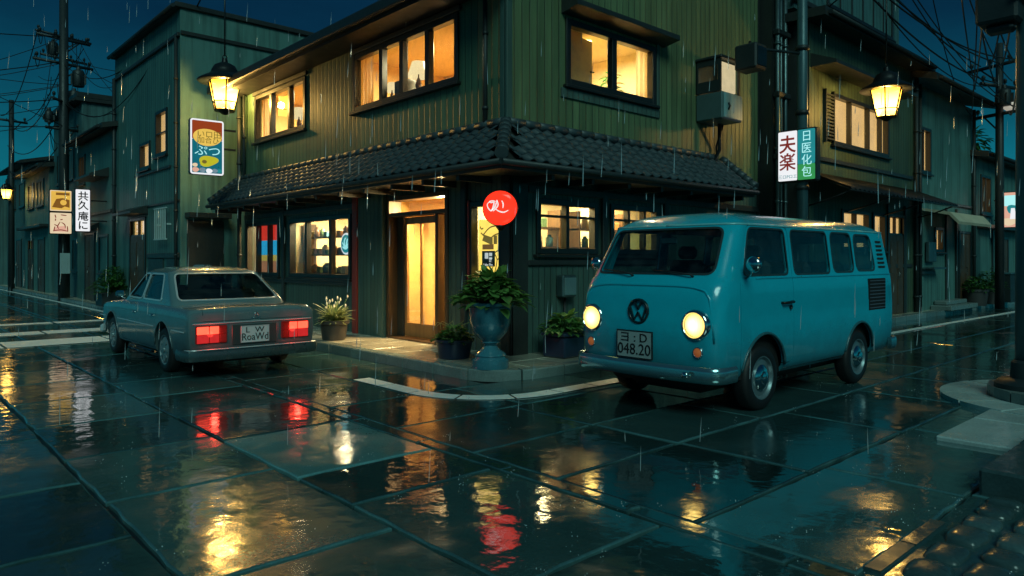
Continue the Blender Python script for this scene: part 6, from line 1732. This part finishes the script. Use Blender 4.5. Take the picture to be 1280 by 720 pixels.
# number plate
px_ = front_x(.66, 0) - .028
PLATE = paint('plate_grey', (.36, .42, .42), .35, var=.15); PINK_ = INK
Mp = Matrix.Translation((px_, 0.03, .66)) @ Matrix.Rotation(R(-90), 4, 'Z')
m = MB(); m.box(-.215, .215, -.004, .012, -.135, .135, .006, Mp); pl = obj('number_plate', m, PLATE, van)
m = MB()
for (a, b, c, d) in ((-.222, .222, .127, .139), (-.222, .222, -.139, -.127), (-.222, -.210, -.1265, .1265), (.210, .222, -.1265, .1265)): m.box(a, b, -.008, .012, c, d, .003, Mp)
obj('plate_frame', m, SIGNCASE, pl)
text('ヨ : D', .12, 0, -.0065, .07, INK, pl, sx=1.15, M=Mp); text('048.20', .155, 0, -.0065, -.045, INK, pl, sx=.98, M=Mp)
# wheels, arches, sill
GREYR = paint('grey_wheel_steel', (.20, .27, .29), .35, metal=.5, var=.2)
for x_ in (WXF, WXR):
    for s in (-1, 1): wheel(van, x_, s * .745, WR, s, GREYR, 'dome')
for s in (-1, 1):
    m = MB()
    for cx, r_ in ((WXF, .437), (WXR, .417)):
        a0, a1 = (R(168), R(12)); pts = []
        for k in range(25):
            an = a0 + (a1 - a0) * k / 24; z_ = .335 + r_ * math.sin(an); pts.append((cx + r_ * math.cos(an), s * (at_z(body_s, max(.36, z_))[3] + .003), z_))
        m.tube(pts, .016, 6)
    each('arch_lip', m, VDARK, van)
    m = MB(); m.tube([(WXF + .46, s * .80, .385), (WXR - .44, s * .80, .385)], .018, 8); obj('sill_trim', m, CHROME, van)
m = MB(); m.box(.3, 4.2, -.62, .62, .24, .40, .05); m.box(.45, 4.0, -.44, .44, .17, .30, .04); obj('underbody', m, UNDER, van)
m = MB()
for cx, r_ in ((WXF, .42), (WXR, .40)):
    for s in (-1, 1): m.lathe([(r_ + .012, -.2), (r_ + .012, .16), (.001, .161 if s < 0 else .161)], 26, (cx, s * .62, .335), 'y', True, PI, 2 * PI) if s > 0 else m.lathe([(r_ + .012, .2), (r_ + .012, -.16), (.001, -.161)], 26, (cx, s * .62, .335), 'y', True, PI, 2 * PI)
each('wheel_well', m, UNDER, van, fixn=False)
# cabin: floor, seats, dash, steering wheel, mirror
m = MB(); m.box(.25, 4.2, -.76, .76, .62, .66); m.box(.28, .62, -.70, .70, .9, 1.30, .06); obj('cabin_floor', m, INTER, van)
for y in (-.4, .4):
    m = MB(); m.box(1.0, 1.45, y - .25, y + .25, .8, .98, .06); m.box(1.38, 1.52, y - .24, y + .24, .98, 1.50, .06); m.box(1.42, 1.50, y - .13, y + .13, 1.51, 1.66, .04); obj('seat', m, SEATM, van)
for x_ in (2.35, 3.25):
    m = MB(); m.box(x_ - .42, x_, -.66, .62, .8, .96, .06); m.box(x_ - .07, x_ + .06, -.66, .62, .96, 1.48, .06); obj('seat', m, SEATM, van)
m = MB(); c_ = Vector((.78, -.38, 1.30)); m.tube([c_ + Vector((.10 * math.cos(a) * .55, .20 * math.sin(a), .16 * math.cos(a))) for a in [2 * PI * k / 24 for k in range(25)]], .013, 6); m.tube([c_, (.55, -.38, 1.05)], .02, 6); m.tube([c_ + Vector((0, -.19, 0)), c_, c_ + Vector((0, .19, 0))], .012, 6); obj('steering_wheel', m, RUBBER, van)
m = MB(); m.box(.52, .545, -.10, .10, 1.665, 1.735, .012); m.tube([(.54, 0, 1.73), (.62, 0, 1.80)], .008, 6); obj('inner_mirror', m, paint('mirror_back', (.10, .18, .20), .4), van)
# outside mirrors, wipers, handle, vents
for s in (-1, 1):
    m = MB(); m.tube([(.60, s * .83, 1.32), (.52, s * .94, 1.36), (.50, s * .96, 1.44)], .011, 8); mi = obj('wing_mirror', m, CHROME, van)
    m = MB(); m.lathe([(.001, -.035), (.05, -.03), (.075, -.01), (.078, .012), (.001, .013)], 24, (.49, s * .975, 1.46), 'x'); obj('mirror_head', m, CHROME, mi)
for y0, y1 in ((-.52, -.05), (.18, .62)):
    m = MB(); xa = front_x(1.345, y0) - .025; xb = front_x(1.40, y1) - .025; m.tube([(xa + .03, y0, 1.33), (xa - .008, y0 + .02, 1.36), ((xa + xb) / 2 - .01, (y0 + y1) / 2, 1.385), (xb, y1, 1.40)], [.012, .010, .008, .006], 6); obj('wiper', m, RUBBER, van)
for s, d in ((-1, dobs[0]), (1, dobs[1])):
    m = MB(); m.tube([(1.26, s * .858, 1.06), (1.27, s * .895, 1.06), (1.46, s * .895, 1.065), (1.47, s * .858, 1.065)], .014, 8); m.lathe([(.001, 0), (.022, 0), (.024, s * .012)], 12, (1.44, s * .868, 1.01), 'y'); obj('handle', m, IRON, d)
m = MB()
vt = obj('vent_grille', MB().box(3.47, 4.01, -.861, -.845, .87, 1.27), UNDER, van)
for k in range(9):
    z_ = .90 + k * .042; m.box(3.50, 3.98, -.872, -.852, z_, z_ + .012); m.box(3.50, 3.98, .852, .872, z_, z_ + .012)
each('vent_louvre', m, paint('vent_slat', (.16, .15, .18), .35, metal=.4), vt)
m = MB(); m.box(3.48, 4.0, -.866, -.85, .88, 1.26); m.box(3.48, 4.0, .85, .866, .88, 1.26); each('vent_recess', m, UNDER, vt)
m = MB()
for k in range(7):
    z_ = 1.40 + k * .053; s = at_z(body_s, z_)[3]
    for sg in (-1, 1): m.box(3.86, 4.06 - (k * .008), sg * (s - .004), sg * (s + .008), z_, z_ + .026)
obj('pillar_vent', m, INTER, van)
m = MB(); m.box(4.28, 4.42, -.75, -.66, .62, .86, .02); m.box(4.28, 4.42, .66, .75, .62, .86, .02); each('tail_lamp', m, AMB, van)

# ---------------------------------------- the saloon car
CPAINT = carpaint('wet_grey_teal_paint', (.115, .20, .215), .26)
car = thing('parked_car', 'grey seventies saloon car with red tail lights glowing, seen from behind', 'car', (3.80, 13.6, 0), R(-90))
st_keys = [  # x, half width, underside, shoulder height, deck height at the middle
    (.00, .74, .36, .66, .70), (.03, .79, .30, .74, .78), (.12, .82, .25, .785, .82), (.6, .84, .23, .82, .865), (1.25, .85, .22, .85, .915), (2.2, .855, .22, .86, .92), (3.5, .85, .22, .86, .915), (4.05, .845, .23, .86, .905), (4.30, .84, .25, .852, .895), (4.36, .836, .27, .842, .885), (4.388, .825, .29, .825, .862), (4.396, .81, .31, .805, .84)]
def car_section(hw, zb, zs, zt):
    h = [(0, zb), (hw * .5, zb), (hw - .10, zb), (hw - .03, zb + .05), (hw - .005, zb + .14), (hw + .006, zb + (zs - zb) * .45), (hw + .008, zb + (zs - zb) * .62), (hw + .002, zb + (zs - zb) * .82), (hw - .004, zs - .03), (hw - .022, zs), (hw - .06, zs + (zt - zs) * .45), (hw * .62, zs + (zt - zs) * .86), (hw * .3, zt - (zt - zs) * .02), (0, zt)]
    return h + [(-y, z_) for y, z_ in reversed(h[1:-1])]
xs_ = []
for a, b in zip(st_keys, st_keys[1:]):
    n = max(1, int((b[0] - a[0]) / .13))
    for k in range(n): t = k / n; xs_.append(tuple(p + (q - p) * t for p, q in zip(a, b)))
xs_.append(st_keys[-1])
m = MB(); vs = []; nn_ = None
for s in xs_:
    sec = car_section(*s[1:]); nn_ = len(sec); vs += [(s[0], y, z_) for y, z_ in sec]
fs = [(i * nn_ + k, i * nn_ + (k + 1) % nn_, (i + 1) * nn_ + (k + 1) % nn_, (i + 1) * nn_ + k) for i in range(len(xs_) - 1) for k in range(nn_)]
fs += [list(range(nn_))[::-1], [(len(xs_) - 1) * nn_ + k for k in range(nn_)]]
m.add(vs, fs, True); lower = m.mesh('lower', [])
CXF, CXR, CWR = .78, 3.42, .30
lower = boolean(lower, [cyl(CXF, .31, .37, -1, -.52), cyl(CXF, .31, .37, .52, 1), cyl(CXR, .31, .37, -1, -.52), cyl(CXR, .31, .37, .52, 1)])
D1 = [(1.32, .30), (2.18, .30), (2.18, .885), (1.32, .885)]; D2 = [(2.20, .30), (2.98, .30), (3.10, .72), (3.12, .885), (2.20, .885)]
cdoors = []
for poly in (D1, D2):
    for lo, hi in ((-1, -.76), (.76, 1)): cdoors.append(boolean(boolean(lower, [prism_me(round_poly(poly, .03), lo, hi, 'y')], 'INTERSECT'), [cyl(CXR, .31, .385, -1.2, 1.2)]))
cutd = []
for poly in (D1, D2):
    for lo, hi in ((-1, -.756), (.756, 1)): cutd.append(boolean(prism_me(round_poly(poly, .03, .005), lo, hi, 'y').mesh('c', []), [cyl(CXR, .31, .378, -1.2, 1.2)]))
for c_ in cutd: lower = boolean(lower, [c_])
seam = MB()
# boot lid seams
lower = boolean(lower, [prism_me([(3.72, .80), (4.5, .80), (4.5, 1.0), (3.72, 1.0)], yy, yy + .006, 'y') for yy in (-.665, .659)])
lower = boolean(lower, [MB().box(.3, 1.16, yy, yy + .006, .845, 1.0) for yy in (-.70, .694)])
lower = boolean(lower, [MB().box(4.37, 4.5, -.66, .66, .722, .728)])
obj('body', finish(lower, CPAINT, 32), CPAINT, car)
cd = [obj('door', finish(d, CPAINT, 32), CPAINT, car) for d in cdoors]
gk = [(.86, 1.18, 3.68, .785, .05, .09, .05, .08), (.90, 1.24, 3.64, .778, .05, .09, .05, .08), (.95, 1.31, 3.59, .765, .05, .09, .05, .08), (1.32, 1.86, 3.02, .635, .05, .08, .05, .07)]
gsl = [gk[0]] + [gk[1]] + lerp_slices(gk[2:], 6)[0:] 
gsl = gsl + crown(1.32, .085, 1.86, 3.02, .635, .05, .08, .05, .07, 4.2, 10)
gout = stack(gsl).mesh('gout', [])
cwin = [('windscreen', [(-.68, .965), (.68, .965), (.57, 1.295), (-.57, 1.295)], 'x', .9, 1.95, .04), ('rear_window', [(-.68, .965), (.68, .965), (.57, 1.30), (-.57, 1.30)], 'x', 2.95, 4.0, .05)]
for lo, hi in ((-1.2, -.45), (.45, 1.2)):
    cwin += [('door_window', [(1.52, .95), (2.16, .95), (2.16, 1.29), (1.96, 1.29)], 'y', lo, hi, .03), ('door_window', [(2.24, .95), (3.06, .95), (2.80, 1.29), (2.24, 1.29)], 'y', lo, hi, .04)]
gb = boolean(shell(gout, 0, .025), [prism_me(round_poly(p, r_), lo, hi, ax) for _, p, ax, lo, hi, r_ in cwin])
gb = boolean(gb, [MB().box(0, 5, -1, 1, .5, .875)])
obj('roof', finish(gb, CPAINT, 32), CPAINT, car)
CHT = paint('chrome_strip', (.75, .80, .80), .22, metal=.45, var=.1, rvar=.05)
windows_from(car, gout, cwin, DGLASS, CHT, tw=.020, tproud=.006)
m = MB(); m.box(1.5, 3.3, -.66, .66, .80, .93, .02); obj('cabin_shelf', m, INTER, car)
for (x_, y) in ((2.05, -.34), (2.05, .34)):
    m = MB(); m.box(x_, x_ + .13, y - .24, y + .24, .9, 1.12, .05); m.box(x_ + .02, x_ + .10, y - .12, y + .12, 1.125, 1.24, .03); obj('seat', m, SEATM, car)
m = MB(); m.box(2.9, 3.04, -.58, .58, .9, 1.07, .05); obj('seat', m, SEATM, car)
m = MB(); c_ = Vector((1.66, -.34, 1.02)); m.tube([c_ + Vector((.07 * math.cos(a), .17 * math.sin(a), .15 * math.cos(a))) for a in [2 * PI * k / 20 for k in range(21)]], .011, 6); m.tube([c_, (1.45, -.34, .9)], .016, 6); obj('steering_wheel', m, RUBBER, car)
CW = paint('car_wheel_steel', (.30, .36, .37), .3, metal=.6, var=.15)
for x_ in (CXF, CXR):
    for s in (-1, 1): wheel(car, x_, s * .745, CWR, s, CW, 'slots')
m = MB(); m.box(.25, 4.2, -.6, .6, .17, .30, .04); obj('underbody', m, UNDER, car)
m = MB()
for cx in (CXF, CXR):
    for s in (-1, 1): m.lathe([(.375, -s * .2), (.375, s * .16)], 24, (cx, s * .62, .31), 'y', True, PI, 2 * PI)
    m.box(cx - .36, cx + .36, -.5, .5, .2, .66)
each('wheel_well', m, UNDER, car, fixn=False)
m = MB()
for s in (-1, 1):
    for cx in (CXF, CXR):
        m.tube([(cx + .377 * math.cos(a), s * (.853 if .31 + .377 * math.sin(a) > .45 else .842), .31 + .377 * math.sin(a)) for a in [R(175 - 170 * k / 20) for k in range(21)]], .012, 6)
each('arch_lip', m, CPAINT, car)
for s, dl_ in ((-1, (cd[0], cd[2])), (1, (cd[1], cd[3]))):
    for d, x_ in zip(dl_, (2.02, 2.92)):
        m = MB(); m.tube([(x_, s * .842, .74), (x_ + .01, s * .87, .742), (x_ + .13, s * .87, .742), (x_ + .14, s * .842, .74)], .011, 8); obj('handle', m, CHROME, d)
    m = MB()
    for a_, b_ in ((.06, .40), (1.17, 3.03), (3.81, 4.28)): m.box(a_, b_, s * .848, s * .866, .585, .60, .004)
    each('side_moulding', m, CHT, car)
    m = MB(); m.tube([(1.42, s * .80, .90), (1.40, s * .88, .95)], .012, 6); wm = obj('wing_mirror', m, CHROME, car)
    m = MB(); m.box(1.36, 1.43, s * .87 - .065, s * .87 + .065, .93, 1.03, .025); obj('mirror_head', m, CHROME, wm)
# tail end
xr_ = 4.397
m = MB(); m.box(xr_ - .01, xr_ + .012, -.79, .79, .69, .705, .003); obj('tail_strip', m, CHT, car)
TL1 = glow('tail_lamp_bright', (1.0, .06, .03), 3.6, .12, 25); TL2 = glow('tail_lamp_red', (.80, .03, .03), .75, .2, 25); TL0 = paint('tail_lamp_case', (.10, .008, .006), .25, coat=.5, emit=(.5, .02, .01), estr=.12)
for s in (-1, 1):
    y0, y1 = (.36, .755) if s > 0 else (-.755, -.36)
    m = MB(); m.box(xr_ - .02, xr_ + .014, y0, y1, .445, .672, .012); tl = obj('tail_light', m, TL0, car)
    oy0, oy1 = (y0 + .015, y1 - .015) if s < 0 else (y0 + .015, y1 - .015)
    w_ = oy1 - oy0
    segs = [(0, .40), (.43, .74), (.77, 1.0)] if s < 0 else [(0, .23), (.26, .57), (.60, 1.0)]
    for k, (a, b) in enumerate(segs):
        core = k != (2 if s < 0 else 0)
        for z0, z1, mt in ((.565, .66, TL1 if core else TL0), (.455, .558, TL2 if core else TL0)):
            m = MB(); m.box(xr_ + .0145, xr_ + .024, oy0 + w_ * a, oy0 + w_ * b, z0, z1, .006); obj('lens', m, mt, tl)
m = MB(); m.box(xr_ - .01, xr_ + .006, -.30, .30, .40, .665, .01); rc_ = obj('plate_recess', m, paint('recess_dark', (.035, .06, .06), .4), car)
Mp = Matrix.Translation((xr_ + .014, 0, .535)) @ Matrix.Rotation(R(90), 4, 'Z')
m = MB(); m.box(-.185, .185, -.004, .006, -.105, .105, .006, Mp); pl = obj('number_plate', m, paint('plate_pale', (.42, .50, .49), .35, var=.15, emit=(.4, .5, .48), estr=.10), car)
m = MB()
for (a, b, c, d) in ((-.19, .19, .10, .11), (-.19, .19, -.11, -.10), (-.19, -.18, -.0995, .0995), (.18, .19, -.0995, .0995)): m.box(a, b, -.008, .006, c, d, .002, Mp)
obj('plate_frame', m, CHT, pl)
text('L  W', .10, .0, -.0065, .055, INK, pl, sx=1.2, M=Mp); text('RoaWd', .135, .0, -.0065, -.035, INK, pl, sx=.86, M=Mp)
m = MB(); m.lathe([(.026, -.004), (.026, .010), (.018, .014), (.016, .006)], 18, (xr_ - .004, .02, .79), 'x'); m.box(xr_ - .012, xr_ + .006, -.045, .085, .715, .750, .006); obj('boot_lock', m, CHROME, car)
m = MB(); pts = []
for y in (-.86, -.84, -.80): pass
prof = [(.0, .245), (.02, .235), (.035, .27), (.035, .345), (.022, .372), (.0, .365)]
path = [(4.10, -.865), (4.36, -.862), (4.42, -.83), (4.445, -.74), (4.455, 0), (4.445, .74), (4.42, .83), (4.36, .862), (4.10, .865)]
vs = []; n = len(path)
for i, p in enumerate(path):
    t = (Vector(path[min(n - 1, i + 1)]) - Vector(path[max(0, i - 1)])).normalized(); nv = Vector((t.y, -t.x))
    for d, z_ in prof: vs.append((p[0] + nv.x * d, p[1] + nv.y * d, z_))
k = len(prof); m.add(vs, [(i * k + j, i * k + (j + 1) % k, (i + 1) * k + (j + 1) % k, (i + 1) * k + j) for i in range(n - 1) for j in range(k)] + [list(range(k)), [(n - 1) * k + j for j in range(k)][::-1]], True)
for y_ in (.55, -.55):
    l = bpy.data.lights.new('tail_light_bulb', 'POINT'); l.energy = 2.2; l.color = (1.0, .05, .03); l.shadow_soft_size = .04
    lo_ = bpy.data.objects.new('tail_light_bulb', l); COL.objects.link(lo_); lo_.parent = car; lo_.location = (xr_ + .10, y_, .56)
cb_ = obj('rear_bumper', m, paint('bumper_dark', (.10, .15, .155), .28, metal=.6, var=.15), car, sharp=40)
m = MB(); m.tube([(4.36, -.872, .375), (4.45, -.835, .376), (4.478, -.74, .376), (4.489, 0, .376), (4.478, .74, .376), (4.45, .835, .376), (4.36, .872, .375)], .009, 6); obj('bumper_trim', m, CHT, cb_)
m = MB(); m.box(-.05, .03, -.84, .84, .28, .42, .03); obj('front_bumper', m, CHT, car)
for s in (-1, 1):
    m = MB(); m.lathe([(.001, -.02), (.07, -.015), (.085, .02)], 20, (.0, s * .58, .58), 'x'); obj('headlight', m, CHROME, car)
m = MB(); m.box(-.015, .02, -.46, .46, .5, .66, .01); obj('grille', m, IRON, car)

# ------------------------------------------------------------------ the rain
rr_ = random.Random(99)
m = MB(); m.smooth = True
fwd = Vector((FX, FY, 0)); rgt = Vector((FY, -FX, 0))
for i in range(760):
    d = rr_.uniform(4.0, 24.0); s = rr_.uniform(-.85, .85) * d
    p = fwd * d + rgt * s; z_ = rr_.uniform(.1, .1 + d * .45); L = (rr_.uniform(.05, .16) + .012 * d) * rr_.choice([.4, .7, 1, 1.2]); lean = rr_.gauss(.03, .03); r_ = .0013 + .00036 * d
    m.tube([(p.x, p.y, z_), (p.x + L * .35 * lean * FY, p.y - L * .35 * lean * FX, z_ + L * .35), (p.x + L * lean * FY, p.y - L * lean * FX, z_ + L)], [r_ * .7, r_, r_ * .1], 5, cap=False)
DROP, N, out = new_mat('rain_water')
gl = N.n('ShaderNodeBsdfGlossy', Color=(.95, 1, 1), Roughness=.25); tr = N.n('ShaderNodeBsdfTransparent', Color=(.95, 1, 1)); df = N.n('ShaderNodeBsdfTranslucent', Color=(.9, .95, .95))
em = N.n('ShaderNodeBsdfDiffuse', Color=(.9, .95, .95))
mx = N.n('ShaderNodeMixShader', i0=.5, i1=gl.outputs[0], i2=em.outputs[0]); N.set(out, 'Surface', N.n('ShaderNodeMixShader', i0=.75, i1=tr.outputs[0], i2=mx.outputs[0]).outputs[0])
o = obj('rain', m, DROP, fixn=False); tag(o, 'thin falling rain drops all over the junction', 'rain', kind='stuff')
m = MB()
for i in range(260):
    d = rr_.uniform(3.2, 12) ; s = rr_.uniform(-.75, .75) * d; p = fwd * d + rgt * s
    if p.y > 6.2 and p.x > 5.4: continue
    for k in range(rr_.randint(2, 5)):
        a = rr_.uniform(0, 6.28); q = rr_.uniform(.0, .05); r_ = rr_.uniform(.002, .0045)
        m.lathe([(.0004, -r_), (r_, 0), (.0004, r_)], 5, (p.x + q * math.cos(a), p.y + q * math.sin(a), rr_.uniform(.01, .05)))
o = obj('rain_splash', m, DROP, fixn=False); tag(o, 'tiny rain splashes jumping off the wet slabs', 'splashes', kind='stuff')
